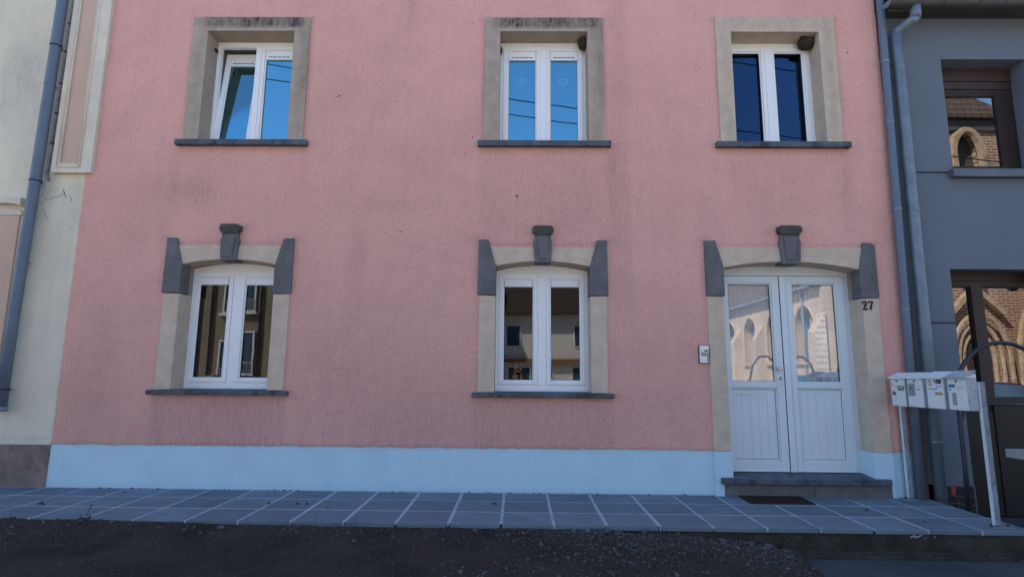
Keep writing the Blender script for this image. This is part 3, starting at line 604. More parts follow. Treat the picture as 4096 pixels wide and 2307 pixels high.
# =================================================================== CREAM HOUSE (left)
cream = thing('cream_house', 'cream plastered house with a salmon panelled pilaster, left of the pink house', 'house', (-10.5, 0, 0))
def cr_dirt(x, z, y):
    d = .10*blob(x, z, -6.7, 5.0, .4, .8) + .3*blob(x, z, -7.2, 4.9, .35, .35) + .45*blob(x, z, -6.5, 5.3, .3, .5) + .2*band(x, -6.3, -5.9, .08)*band(z, 3.4, 4.0, .15) + .3*blob(x, z, -6.05, 3.7, .16, .10) + .22*blob(x, z, -6.1, 3.35, .06, .3)
    d += .25*band(x, -6.12, -6.0, .03)*band(z, 3.9, 7, .2) + .2*blob(x, z, -5.8, 2.9, .2, .3) + .3*blob(0, z, 0, .56, 1, .05) + .12*blob(x, z, -5.9, 1.2, .2, .5)
    return min(.8, d)
cxs = axis_vals(-16, -5.561, .12, [-6.76, -8.2]); cxs = np.array(sorted(set(list(axis_vals(-16, -7.2, .4, [])) + list(axis_vals(-7.2, -5.561, .05, [-6.70])))))
czs = np.array(list(axis_vals(.517, 7.2, .06, [3.36, .95])) + [8.5, 10.4])
mc, dc = gridplate(cxs, czs, lambda x, z: not (-8.2 < x < -6.70 and .95 < z < 3.36), .012, .06, dirt_shade_f=cr_dirt)
part('wall', mc, 'cream', cream, dirt_shade=dc)
t = MB(); t.box(-16, -5.57, .061, .3, 3.4, 10.4); t.box(-6.69, -5.57, .061, .3, -.2, 3.4); t.box(-16, -8.21, .061, .3, -.2, 3.4); t.box(-16, -5.57, 9.7, 10, -.2, 10.4); t.box(-16.2, -16.0, 0.02, 10, -.2, 10.4); t.box(-16, -5.57, .3, 9.7, 3.2, 3.4); part('inner_walls', t, 'dark', cream)
t = MB(); t.prism([(-.35, 10.32), (5, 13.0), (10.4, 10.32), (10.4, 10.55), (5, 13.2), (-.35, 10.55)], -16.2, -5.60, 'x'); part('roof', t, 'roof', cream)
bx = axis_vals(-16, -5.566, .08); bz = axis_vals(-.2, .505, .06)
mb_, db_ = gridplate(bx, bz, lambda x, z: True, .004, .05, jit=.002); part('base_course', mb_, 'creambase', cream)
t = MB(); t.box(-16, -5.572, -.003, .011, .505, .5165); part('base_lip', t, 'creamtrim', cream, bevel=.003)
pil = MB(); A, B, Z0 = -5.985, -5.462, 3.925
pil.box(A, -5.876, -.05, .02, Z0, 7.6); pil.box(-5.652, B, -.05, .02, Z0, 7.6); pil.box(-5.876, -5.652, -.05, .02, Z0, 4.055)
pl = part('pilaster', pil, 'creamtrim', cream, bevel=.006)
t = MB(); t.box(-5.8755, -5.6525, -.036, .015, 4.0555, 7.6); part('inset_panel', t, 'salmon', pl)
t = MB()
for (p, q) in (((-5.915, 4.005), (-5.915, 7.6)), ((-5.613, 4.005), (-5.613, 7.6)), ((-5.915, 4.005), (-5.613, 4.005))): t.tube([(p[0], -.052, p[1]), (q[0], -.052, q[1])], .011, 8)
for (p, q) in (((-5.879, 4.052), (-5.879, 7.6)), ((-5.649, 4.052), (-5.649, 7.6)), ((-5.879, 4.052), (-5.649, 4.052))): t.tube([(p[0], -.050, p[1]), (q[0], -.050, q[1])], .008, 8)
part('moulding', t, 'creamtrim', pl, smooth=True)
win = MB(); win.ring(-8.2, -6.70, .95, 3.36, .07, .14, .2); cw = part('window', win, 'brownd', cream, bevel=.004)
t = MB(); t.box(-8.13, -6.77, .165, .171, 1.02, 3.29); part('pane', t, 'g_low', cw)
t = MB(); t.box(-6.702, -6.338, -.012, .011, .95, 3.362); part('salmon_strip', t, 'salmon', cw, bevel=.003)
t = MB(); t.prism([(-8.4, 3.445), (-6.5, 3.452), (-6.38, 3.440), (-6.315, 3.418), (-6.305, 3.363), (-8.4, 3.363)], -.022, .011); t.prism([(-8.4, 3.50), (-6.62, 3.508), (-6.45, 3.505), (-6.36, 3.492), (-6.296, 3.475), (-6.296, 3.585), (-6.36, 3.592), (-8.4, 3.600)], -.075, .011); part('hood_moulding', t, 'creamtrim', cw, bevel=.008)
t = MB(); t.tube([(-6.095, -.085, 8), (-6.110, -.085, 6.344), (-6.134, -.085, 3.634), (-6.163, -.085, 1.967), (-6.163, -.085, .955)], .062, 16); t.tube([(-6.163, -.085, .955), (-6.163, -.085, .90)], .070, 16, m=1)
dpl = part('drainpipe', t, ['zincblue', 'postr'], cream, smooth=True, label='blue-grey drainpipe down the cream wall')
for z, b in ((5.677, 1), (3.799, 1), (1.16, 1)): clamp(dpl, np.interp(z, [.955, 1.967, 3.634, 6.344], [-6.163, -6.163, -6.134, -6.11]), -.085, z, .062, 'dkmetal', b, .010)
for z in (5.126, 2.735): clamp(dpl, np.interp(z, [1.967, 3.634, 6.344], [-6.163, -6.134, -6.11]), -.085, z, .060, 'zincblue', 0, .012)
pts = [(-6.020, -.015, 7.6), (-6.026, -.015, 6.4), (-6.027, -.015, 6.026), (-6.040, -.015, 5.263), (-6.048, -.015, 4.352), (-6.055, -.015, 3.927), (-6.050, -.02, 3.90), (-6.010, -.03, 3.834)]
t = MB(); fine = []
for i in range(len(pts) - 1):
    n = max(1, int(abs(pts[i][2] - pts[i+1][2]) / .06))
    for k in range(n): fine.append(tuple(pts[i][j] + (pts[i+1][j] - pts[i][j]) * k / n + (random.uniform(-.0015, .0015) if j < 2 else 0) for j in range(3)))
fine.append(pts[-1]); t.tube(fine, [random.uniform(.0135, .0175) for _ in fine], 9)
vp = part('thin_pipe', t, 'rust', cream, smooth=True, label='thin flaking pipe beside the drainpipe')
for z in (6.046, 5.631, 5.174, 4.755, 4.342): clamp(vp, np.interp(z, [3.927, 4.352, 5.263, 6.026], [-6.055, -6.048, -6.04, -6.027]), -.015, z, .015, 'dkmetal', 1, .008)
def crack(pts, w):
    t = MB()
    P2 = []
    for i in range(len(pts)-1):
        for k in range(3): f = k/3; P2.append((pts[i][0]*(1-f)+pts[i+1][0]*f + random.uniform(-.006, .006), pts[i][1]*(1-f)+pts[i+1][1]*f + random.uniform(-.006, .006)))
    P2.append(pts[-1]); t.tube([(x, .0115, z) for x, z in P2], [w * random.uniform(.4, 1.2) for _ in P2], 5); part('crack', t, 'crack', cream)
crack([(-6.10, 3.64), (-6.06, 3.60), (-6.03, 3.57), (-5.96, 3.60), (-5.885, 3.62), (-5.849, 3.652), (-5.818, 3.673)], .0035)
crack([(-5.835, 3.715), (-5.818, 3.673), (-5.80, 3.63), (-5.775, 3.615)], .0055); crack([(-5.737, 3.625), (-5.715, 3.59), (-5.70, 3.546)], .003)
crack([(-6.065, 3.464), (-6.04, 3.409), (-6.026, 3.361), (-5.96, 3.299)], .003); crack([(-5.72, 3.24), (-5.66, 3.20), (-5.61, 3.17)], .002)

# =================================================================== GREY HOUSE (right)
grey = thing('grey_house', 'slate grey rendered house with brown windows and shopfront, right of the pink house', 'house', (10, 0, 0))
GY = .022
def gw_in(x, z): return not ((5.69 < x < 6.80 and 4.03 < z < 5.582) or (5.505 < x < 9.2 and z < 2.745))
gxs = axis_vals(4.973, 16, .22, [5.69, 6.80, 5.505, 9.2]); gzs = axis_vals(.148, 6.22, .22, [4.03, 5.582, 2.745])
mg, _ = gridplate(gxs, gzs, gw_in, GY, .30); part('wall', mg, 'greyr', grey)
t = MB(); t.box(4.975, 16, .301, .34, 2.9, 4.0); t.box(15.8, 16, .3, 10, -.3, 6.2); t.box(4.975, 5.1, .34, 10, -.3, 6.2); t.box(5.1, 16, 9.7, 10, -.3, 6.2); t.box(5.1, 16, .34, 9.7, 3.0, 3.2); t.box(5.1, 16, .34, 9.7, 6.0, 6.2); t.box(9.2, 16, .30, .34, -.3, 2.9); t.box(6.9, 16, .301, .34, 4.0, 6.0); t.box(5.1, 5.6, .301, .34, 4.0, 6.0); part('inner_walls', t, 'dark', grey)
t = MB(); t.prism([(-.42, 6.36), (5, 9.6), (10.4, 6.36), (10.4, 6.55), (5, 9.85), (-.42, 6.55)], 4.94, 16, 'x'); part('roof', t, 'roof', grey)
t = MB(); t.box(4.975, 16, -.12, .021, 6.17, 6.34); t.box(4.975, 16, -.42, -.121, 6.262, 6.34); part('fascia', t, 'fascia', grey, bevel=.004)
# half-round gutter with soldered joints
gt = MB(); n = 10
prof = [(-.30 + .085*math.cos(a), 6.185 + .085*math.sin(a)) for a in np.linspace(math.pi, 2*math.pi, n)] + [(-.30 + .079*math.cos(a), 6.187 + .079*math.sin(a)) for a in np.linspace(2*math.pi, math.pi, n)]
gt.prism(prof, 4.83, 16, 'x'); gut = part('gutter', gt, 'gutter', grey, smooth=False)
t = MB(); t.prism([(-.30 + .084*math.cos(a), 6.186 + .084*math.sin(a)) for a in np.linspace(math.pi, 2*math.pi, n)], 4.822, 4.8295, 'x'); part('end_cap', t, 'zinc', gut)
for xj in (5.52, 5.97, 6.30, 6.70, 10.5):
    t = MB(); t.tube([(xj + .0, -.30 + .088*math.cos(a), 6.185 + .088*math.sin(a)) for a in np.linspace(math.pi, 2*math.pi, 12)], .008, 6); part('joint', t, 'gutter', gut)
t = MB(); t.tube([(5.185, -.30, 6.13), (5.18, -.30, 6.04), (5.172, -.30, 5.965)], [.060, .062, .064], 16); t.tube([(5.172, -.30, 5.985), (5.16, -.275, 5.955), (5.075, -.10, 5.905), (5.058, -.078, 5.885)], .062, 16)
t.tube([(5.058, -.078, 5.91), (5.06, -.078, 5.45), (5.046, -.078, 2.4), (5.03, -.078, -.25)], .064, 18)
dpg = part('drainpipe', t, 'zinc', grey, smooth=True, label='zinc drainpipe with an elbow under the gutter')
for z, b in ((5.468, 1), (3.47, 1)): clamp(dpg, np.interp(z, [2.4, 5.45], [5.046, 5.06]), -.078, z, .064, 'zinc', b, .012)
for z in (5.242, 4.089, 2.912, .654): clamp(dpg, np.interp(z, [-.25, 2.4, 5.45], [5.03, 5.046, 5.06]), -.078, z, .062, 'zinc', 0, .008, 'collar')
for (z, x0, x1) in ((4.008, 5.11, 5.62), (2.067, 5.10, 5.504)):
    t = MB(); t.box(x0, x1, GY - .002, GY + .004, z - .011, z + .011); part('expansion_joint', t, 'black', grey)
t = MB(); t.box(5.625, 7.1, -.065, .30, 3.928, 4.035); part('sill', t, 'greyt', grey, bevel=.006)
w = MB(); w.ring(5.69, 6.80, 4.04, 5.58, (.03, .11, .10, .02), .262, .33); gwin = part('window', w, 'brownd', grey, bevel=.004, label='brown upper window with a roller shutter box')
t = MB(); t.box(5.70, 6.798, .248, .33, 5.398, 5.578); t.box(5.70, 6.790, .254, .33, 5.286, 5.390); part('shutter_box', t, 'brown', gwin, bevel=.004)
s = MB(); s.ring(5.72, 6.69, 4.14, 5.285, (.04, .13, .05, .10), .268, .32); part('sash', s, 'brownd', gwin, bevel=.004)
t = MB(); t.box(5.755, 6.565, .295, .301, 4.185, 5.19); part('pane', t, 'g_shop', gwin)
t = MB(); t.box(6.43, 6.56, .42, .44, 4.0, 5.3); part('pane_backing', t, 'greyt', gwin)  # grey strip painted in for the reveal's reflection, no cloth hangs here
# shopfront
sf = MB(); sf.box(5.506, 9.2, .255, .33, 2.632, 2.743); sf.box(5.506, 9.2, .262, .33, 2.56, 2.631); sf.box(5.506, 5.66, .258, .33, -.25, 2.56); sf.box(5.925, 6.075, .250, .33, -.25, 2.56); sf.box(7.35, 7.5, .25, .33, -.25, 2.56); sf.box(5.66, 5.925, .258, .33, -.25, .45); sf.box(6.075, 7.35, .258, .33, 1.072, 1.150); sf.box(6.075, 7.35, .258, .33, -.25, .05); sf.box(7.5, 9.2, .258, .33, -.25, .3)
t = MB(); t.box(6.01, 9.2, .215, .2495, -.25, 1.068); part('base_panel', t, 'blackpanel', grey, bevel=.004)
t = MB(); t.box(5.508, 6.005, .225, .2495, -.25, .985); part('base_panel', t, 'blackpanel', grey, bevel=.004)
shop = part('shopfront', sf, 'brown', grey, bevel=.004, label='brown glazed shopfront')
for (x0, x1, z0, z1) in ((5.661, 5.924, .451, 2.559), (6.076, 7.349, 1.151, 2.559), (6.076, 7.349, .051, 1.071), (7.501, 9.199, .301, 2.559)):
    t = MB(); t.box(x0, x1, .295, .301, z0, z1); part('pane', t, 'g_shop', shop)
t = MB(); t.ring(6.076, 7.349, 1.151, 2.559, (.012, .02, .012, .012), .280, .2945); t.ring(5.661, 5.924, .451, 2.559, (.008, .012, .01, .01), .280, .2945); part('glazing_bead', t, 'black', shop)
t = MB(); t.box(5.505, 9.2, .262, .30, 2.7431, 2.7449); part('head_trim', t, 'brownd', shop)
# mosaic band at the foot of the wall
mo = MB(); mo.box(5.085, 5.505, .008, .05, -.27, .147); mos = part('mosaic_base', mo, 'grout', grey)
rs = random.Random(5); cells = []
gx_ = np.linspace(5.10, 5.49, 5); gz_ = np.linspace(-.26, .135, 5); pt = {}
for i in range(5):
    for j in range(5): pt[i, j] = (gx_[i] + (rs.uniform(-.03, .03) if 0 < i < 4 else 0), gz_[j] + (rs.uniform(-.03, .03) if 0 < j < 4 else 0))
for i in range(4):
    for j in range(4):
        q = [pt[i, j], pt[i+1, j], pt[i+1, j+1], pt[i, j+1]]
        for tri in (([q[0], q[1], q[2]], [q[0], q[2], q[3]]) if rs.random() < .45 else (q,)):
            cxm = sum(p[0] for p in tri)/len(tri); czm = sum(p[1] for p in tri)/len(tri)
            sh = [(cxm + (x-cxm)*.90, czm + (z-czm)*.90) for x, z in tri]
            t = MB(); t.prism(sh, .003, .009); part('mosaic_piece', t, 'mosaicr' if (i == 1 and j == 3) else 'mosaicb', mos)

# =================================================================== SMALL THINGS ON AND ROUND THE FACADE
lamp = thing('wall_lamp', 'chrome globe wall lamp above the brown shopfront', 'lamp', (6.66, .25, 2.68))
t = MB(); t.tube([(6.66, .262, 2.70), (6.66, .12, 2.70)], .035, 12); t.tube([(6.66, .12, 2.77), (6.66, .12, 2.70), (6.66, .12, 2.665)], [.055, .085, .095], 18); part('bracket', t, 'steel', lamp, smooth=True)
t = MB(); t.ball((6.66, .12, 2.62), .085, 20, 14); part('globe', t, 'chrome', lamp, smooth=True)

ic = thing('intercom', 'steel door intercom with dark name slots beside the door', 'intercom', (2.37, 0, 1.656))
t = MB(); t.box(2.308, 2.432, -.020, .004, 1.546, 1.766); part('housing', t, 'dkmetal', ic, bevel=.003)
t = MB(); t.box(2.313, 2.427, -.028, -.0195, 1.551, 1.761); part('face_plate', t, 'steel', ic, bevel=.003)
t = MB(); t.prism([(2.366 + .028 + .028*math.cos(a), 1.708 + .020*math.sin(a)) for a in np.linspace(math.pi, 2*math.pi, 12)], -.031, -.027); part('speaker_slot', t, 'black', ic)
for z, x0, m in ((1.668, 2.322, 'greyprint'), (1.642, 2.335, 'greyprint'), (1.612, 2.33, 'steel'), (1.583, 2.335, 'label')):
    t = MB(); t.box(x0, 2.398, -.0295, -.027, z - .009, z + .009); part('name_slot', t, m, ic, bevel=.002)
    t = MB(); t.box(2.402, 2.422, -.033, -.027, z - .009, z + .009); part('button', t, 'black', ic, bevel=.003)
t = MB(); t.box(2.405, 2.42, -.030, -.027, 1.560, 1.566); t.box(2.324, 2.329, -.0295, -.027, 1.730, 1.742); part('printed_mark', t, 'black', ic)
t = MB(); strokes(t, [(.05, .8, 1), (.4, 1, 1), (.8, .8, 1), (.5, .4, 1), (.1, .02, 1), (.9, .02, 1)], .0028, 2.326, 1.694, .013, .020, -.0288, -.0279); strokes(t, [(.05, 1, 1), (.95, 1, 1), (.4, 0, 1)], .0028, 2.344, 1.694, .013, .020, -.0288, -.0279); part('printed_number', t, 'greyprint', ic)

for k, (c, s1, label) in enumerate(((.120, 1.0, 'white wire heart hanging in the left pane of the middle upper window'), (.695, .95, 'white wire heart hanging in the right pane of the middle upper window'))):
    h = thing('heart_ornament', label, 'ornament', (c, .31, 5.48), group='heart ornaments hanging behind the upper window')
    def heart(w, hh, zc, r, y):
        P_ = []
        for a in np.linspace(0, 2*math.pi, 41):
            x = 16*math.sin(a)**3/16; z = (13*math.cos(a)-5*math.cos(2*a)-2*math.cos(3*a)-math.cos(4*a))/15
            P_.append((c + x*w, y, zc + z*hh))
        t = MB(); t.tube(P_, r, 5, caps=False); return t
    part('outer_heart', heart(.072*s1, .062*s1, 5.40, .0075 if k == 0 else .006, .31), 'heart', h)
    part('inner_heart', heart((.028 if k == 0 else .056), (.024 if k == 0 else .05), (5.395 if k == 0 else 5.40), .009, .308), 'heart', h)
    t = MB(); t.tube([(c, .31, 5.66), (c, .31, 5.45)], .0012, 4); part('string', t, 'heart', h)
    t = MB(); t.box(c - .005, c + .005, .307, .313, 5.448, 5.485); part('hanger', t, 'heart', h)

def nest(c, r, label, hole=True):
    o = thing('swallow_nest', label, 'nest', c, group='mud nests under the window heads')
    t = MB(); sd = Vector((c[0]*7, 3, c[2]))
    t.ball(c, r, 22, 14, fn=lambda q: q * (1 + .10*mnoise.noise(q*4 + sd) + .07*mnoise.noise(q*9 + sd)))
    t.v = [(x, min(y, .246), min(z, 5.944)) for x, y, z in t.v]; part('mud_cup', t, 'mud', o, smooth=False)
    if hole:
        t = MB(); t.ball((c[0] - r[0]*.55, c[1] - r[1]*.55, c[2] + r[2]*.42), (r[0]*.45, r[1]*.4, r[2]*.28), 12, 8); part('entrance', t, 'black', o)
nest((4.005, .155, 5.895), (.115, .10, .095), 'round mud nest with a dark opening, in the right corner of the right upper window')
nest((.960, .165, 5.895), (.075, .085, .10), 'crumbling mud nest in the right corner of the middle upper window', False)
nest((-3.00, .20, 5.92), (.05, .05, .035), 'small mud remnant in the corner above the tilted window', False)
nest((2.925, .17, 5.90), (.035, .07, .05), 'mud remnant in the left corner of the right upper window', False)
nest((-.165, .20, 5.80), (.014, .03, .06), 'thin mud remnant at the left edge of the middle upper window', False)
nest((-4.12, .20, 5.79), (.018, .04, .03), 'mud speck on the left reveal of the tilted window', False)

dm = thing('doormat', 'dark bristly doormat lying below the doorstep', 'doormat', (3.07, -.22, .0))
t = MB(); z0 = PZ(3.0) + .001
t.add([(2.690, -.405, z0), (3.405, -.410, z0), (3.42, -.035, z0), (2.700, -.035, z0), (2.690, -.405, z0+.014), (3.405, -.410, z0+.014), (3.42, -.035, z0+.014), (2.700, -.035, z0+.014)], [(0, 3, 2, 1), (4, 5, 6, 7), (0, 1, 5, 4), (1, 2, 6, 5), (2, 3, 7, 6), (3, 0, 4, 7)]); part('mat_base', t, 'mat', dm, bevel=.004)
t = MB()
for _ in range(3600):
    x, y = random.uniform(2.70, 3.40), random.uniform(-.40, -.042); hh = random.uniform(.004, .009); w = .003
    t.add([(x-w, y, z0+.0135), (x+w, y, z0+.0135), (x, y+w, z0+.0135), (x+random.uniform(-.003, .003), y, z0+.0135+hh)], [(0, 1, 3), (1, 2, 3), (2, 0, 3)])
part('bristles', t, 'mat', dm, kind='stuff')

# ---- mailboxes on their stand
st = thing('mailbox_stand', 'white metal frame on two square posts carrying four mailboxes', 'stand', (4.69, -.65, 0))
def post(y, ztop, name='post'):
    t = MB(); t.box(4.664, 4.718, y - .022, y + .022, .006, ztop)
    t.m = [1, 0, 1, 1, 0, 0]; part(name, t, ['post', 'postr'], st, bevel=.004)  # street-facing and right-hand faces take the darker grey
    t = MB(); t.box(4.60, 4.80, y - .055, y + .055, PZ(4.7)-.001, PZ(4.7) + .009); 
    part('foot_plate', t, 'postr', st, bevel=.002)
    t = MB()
    for sx in (4.62, 4.78): t.tube([(sx, y - .02, 0), (sx, y - .02, .022)], .012, 6)
    part('bolt', t, 'dkmetal', st)
post(-.055, 1.10); post(-1.24, 1.36)
t = MB(); t.box(4.665, 4.705, -1.209, -.03, 1.18, 1.21); t.box(4.665, 4.705, -1.209, -.03, 1.31, 1.335); part('cross_rail', t, 'postr', st, bevel=.003)
specs = [(-.107, -.352), (-.389, -.637), (-.692, -.941), (-.994, -1.240)]
labs = ['white mailbox nearest the wall, with a small brown and yellow sticker', 'white mailbox with a pale worn label, second from the wall', 'white mailbox with a yellow sticker and a round no-advertising sign', 'white mailbox nearest the street, with a blue sticker and stained side']
for i, ((ya, yb), lab) in enumerate(zip(specs, labs)):
    y0, y1 = yb, ya; zb = 1.068 + .003*i; zt = zb + .325; X0, X1 = 4.55, 4.655
    m = thing('mailbox', lab, 'mailbox', (X0, (y0 + y1)/2, zb), group='white mailboxes on the stand')
    t = MB(); t.box(X0, X1, y0, y1, zb, zt); t.prism([(X0, zt), (X1, zt), (X1, zt + .045), (X0, zt + .004)], y0, y1, 'y')
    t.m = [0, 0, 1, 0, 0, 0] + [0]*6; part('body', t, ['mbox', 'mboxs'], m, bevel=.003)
    lift = .012 if i == 3 else (.006 if i == 2 else 0)
    t = MB(); e = .012; L = X0 - .028
    t.add([(L, y1 + e, zt - .012), (L, y0 - e, zt - .012 + lift*.3), (X1, y0 - e, zt + .050 + lift), (X1, y1 + e, zt + .050 + lift), (L, y1 + e, zt + .003), (L, y0 - e, zt + .003 + lift*.3), (X1, y0 - e, zt + .062 + lift), (X1, y1 + e, zt + .062 + lift)],
          [(0, 3, 2, 1), (4, 5, 6, 7), (0, 1, 5, 4), (1, 2, 6, 5), (2, 3, 7, 6), (3, 0, 4, 7)]); part('lid', t, 'mbox' if i < 3 else 'mboxs', m, bevel=.003)
    t = MB(); t.box(X0 - .004, X0 - .0005, y0 + .006, y1 - .006, zb + .012, zt - .020); part('front_door', t, 'mbox', m, bevel=.002)
    W = y1 - y0; fy = lambda u: y1 - u*W; fz = lambda v: zt - v*(zt - zb)         # u to the right, v down, on the front
    def st_(u0, u1, v0, v1, mm, nm='sticker', dx=.0008, skew=0):
        t = MB(); xa, xb = X0 - .004 - dx, X0 - .0042
        q = [(fy(u0), fz(v1)), (fy(u1), fz(v1 + skew)), (fy(u1), fz(v0 + skew)), (fy(u0), fz(v0))]
        t.prism(q, xa, xb, 'x'); part(nm, t, mm, m)
    t = MB(); lu = [.47, .50, .55, .50][i]; t.tube([(X0 - .010, fy(lu), fz(.115)), (X0 - .003, fy(lu), fz(.115))], .012, 12); part('lock', t, 'lock', m)
    t = MB(); t.tube([(X0 - .0115, fy(lu + .02), fz(.09)), (X0 - .0095, fy(lu + .02), fz(.09))], .006, 8); part('lock_face', t, 'steel', m)
    if i == 0:
        st_(.50, .96, .28, .40, 'residued', 'name_holder', .004, .01); st_(.56, .92, .32, .36, 'label', 'name_label', .0052, .01); st_(.50, .92, .40, .46, 'residue', 'glue_mark')
        st_(.12, .36, .47, .60, 'residued', 'sticker', .0008, .05); st_(.24, .36, .56, .62, 'yellow', 'sticker', .0016, .03)
        for (u0, u1, v0, v1) in ((.10, .2, .19, .21), (.12, .14, .2, .32), (.22, .28, .25, .27), (.33, .42, .26, .28)): st_(u0, u1, v0, v1, 'greyprint', 'printed_mark', .0008, .03)
    if i == 1:
        st_(.06, .52, .20, .62, 'residue', 'worn_label'); st_(.12, .36, .29, .33, 'greyprint', 'printed_line', .0016); st_(.12, .40, .37, .405, 'greyprint', 'printed_line', .0016); st_(.08, .54, .595, .615, 'greyprint', 'printed_line', .0016)
        st_(.58, .86, .29, .30, 'greyprint', 'printed_line'); st_(.58, .595, .30, .36, 'greyprint', 'printed_line'); st_(.62, .84, .38, .41, 'greyprint', 'printed_line')
    if i == 2:
        t = MB(); cy_, cz_ = fy(.24), fz(.18); t.tube([(X0 - .0052, cy_ + .027*math.cos(a), cz_ + .032*math.sin(a)) for a in np.linspace(0, 2*math.pi, 25)], .0028, 5, caps=False); t.tube([(X0 - .0052, cy_ + .019, cz_ + .024), (X0 - .0052, cy_ - .019, cz_ - .024)], .0025, 5); part('no_advertising_sign', t, 'redst', m)
        st_(.19, .30, .15, .165, 'greyprint', 'printed_line'); st_(.19, .30, .20, .215, 'greyprint', 'printed_line')
        st_(.62, .90, .06, .20, 'residued', 'glue_mark'); st_(.50, .62, .18, .20, 'residued', 'glue_mark'); st_(.12, .65, .35, .39, 'residue', 'glue_mark'); st_(.50, .92, .47, .56, 'yellow', 'sticker'); st_(.58, .94, .28, .30, 'greyprint', 'printed_line'); st_(.58, .60, .30, .35, 'greyprint', 'printed_line')
    if i == 3:
        st_(.08, .43, .215, .31, 'bluest', 'sticker', .0008, -.005); st_(.10, .20, .34, .40, 'greyprint', 'glue_mark'); st_(.58, .86, .30, .312, 'greyprint', 'printed_line'); st_(.58, .605, .312, .37, 'greyprint', 'printed_line'); st_(.22, .46, .47, .86, 'residue', 'glue_mark')

# ---- hoop, table at the terrace on the right
hp = thing('hoop_frame', 'black tube hoop standing behind the mailboxes', 'hoop', (5.11, -.4, -.26))
P_ = [(5.075, -.40, -.26), (5.10, -.40, .4), (5.10, -.40, 1.10), (5.115, -.40, 1.30), (5.163, -.40, 1.47), (5.22, -.40, 1.565), (5.286, -.40, 1.642), (5.378, -.40, 1.715), (5.46, -.40, 1.76), (5.56, -.40, 1.792), (5.672, -.40, 1.803), (5.80, -.40, 1.788), (5.913, -.40, 1.738), (6.05, -.40, 1.63), (6.16, -.40, 1.46), (6.20, -.40, 1.2), (6.21, -.40, -.26)]
t = MB(); t.tube(P_, .024, 12); part('bent_tube', t, 'tubeblack', hp, smooth=True)
t = MB(); t.tube([(5.115, -.40, .93), (5.26, -.32, 1.10)], .018, 8); t.tube([(5.26, -.32, 1.10), (6.19, -.32, 1.10)], .016, 8); part('brace', t, 'tubeblack', hp, smooth=True)
tb = thing('terrace_table', 'pale slab table at the right edge, on the dark terrace', 'table', (5.75, -1.1, -.26))
t = MB(); t.box(5.14, 6.3, -1.5, -.9, .595, .680); t.v = [(x, y - .3*(x-5.14)*0, z) for x, y, z in t.v]; part('tabletop', t, 'tabletop', tb, bevel=.008)
t = MB(); t.box(5.75, 5.83, -1.24, -1.16, -.24, .594); t.box(5.55, 6.03, -1.44, -.96, -.26, -.235); part('pedestal', t, 'dkmetal', tb, bevel=.006)
cu = thing('folded_cloth', 'folded grey cloth lying on the pale table', 'cloth', (5.6, -1.15, .68))
for k, (dz, sx) in enumerate(((0, 0), (.035, .02), (.065, .05))):
    t = MB(); t.box(5.30 + sx, 5.75, -1.35 + sx*.3, -.98 - sx*.3, .681 + dz, .681 + dz + .030); part('fold', t, 'greycloth', cu, bevel=.012)

# ---- leaves and twigs
lv = [(-4.865, -.873, .07, 'long dark dead leaf on the paving at the far left'), (-2.565, -.694, .045, 'curled brown leaf on a mortar joint left of the pair of leaves'), (-2.249, -.704, .045, 'dark curled leaf, left one of a close pair on the paving'), (-2.148, -.699, .042, 'brown curled leaf, right one of a close pair on the paving'), (-1.896, -.792, .025, 'tiny dark leaf right of the pair of leaves on the paving'),
      (-.15, -.576, .055, 'flat brown leaf beside the middle mortar joint'), (-1.729, -.426, .02, 'small brown fleck of leaf on the back joint of the paving'), (-4.436, -.25, .03, 'thin dark leaf on the back row of slabs, near the left end'), (2.671, -.654, .022, 'small reddish leaf in front of the doormat'), (3.819, -.649, .045, 'dark leaf on the slabs between doormat and mailboxes'), (4.106, -1.09, .03, 'small yellow-brown leaf near the paving edge by the mailboxes'),
      (-.2, -.003, .0, '')]
for i, (x, y, s, lab) in enumerate(lv):
    if not lab: continue
    t = MB(); n = 6; rs = random.Random(i + 3); crl = rs.uniform(.35, .7)
    for a in range(n + 1):
        u = a / n; w = math.sin(math.pi * min(1, u*.97 + .03)) * .42 + .01
        for v in (-1, -.5, 0, .5, 1): t.v.append((s*(u - .5), s*w*v*(1-.25*abs(v)), s*(crl*abs(v)*w*1.1 + .12*math.sin(u*5) + .14) + .002))
    t.f = [(a*5+b, (a+1)*5+b, (a+1)*5+b+1, a*5+b+1) for a in range(n) for b in range(4)]; t.m = [0]*len(t.f)
    t.tube([(-s*.75, 0, s*.1), (-s*.5, 0, s*.14), (s*.45, 0, s*.12)], s*.022 + .0006, 5)
    me = t.mesh('fallen_leaf', 'leaf'); o = link('fallen_leaf', me, None, smooth=True, loc=(x, y, PZ(x, y)), rot=(0, 0, rs.uniform(-.5, .5)))
    sm = o.modifiers.new('thickness', 'SOLIDIFY'); sm.thickness = .0012
    tag(o, lab, 'leaf', 'dead leaves on the paving')
def twig(paths, label, loc):
    t = MB()
    for p, r in paths: t.tube(p, r, 5)
    o = link('dry_twig', t.mesh('dry_twig', 'twig'), None, loc=loc); tag(o, label, 'twig', 'dry twigs at the paving edge')
twig([([(0, 0, -.03), (.01, 0, .05), (.035, -.005, .11), (.06, 0, .135)], .0028), ([(.035, -.005, .11), (.03, 0, .14)], .002), ([(-.05, .005, -.02), (-.055, 0, .04)], .002), ([(.03, 0, -.02), (.04, 0, .04)], .005), ([(.0, 0, -.01), (.03, .01, .03)], .004)], 'forked dry weed stalk at the left part of the paving edge', (-3.99, -1.40, .01))
twig([([(0, 0, -.05), (.004, 0, .05), (.012, 0, .10)], .002)], 'thin straight twig at the paving edge, left of the bent one', (-1.81, -1.40, -.02))
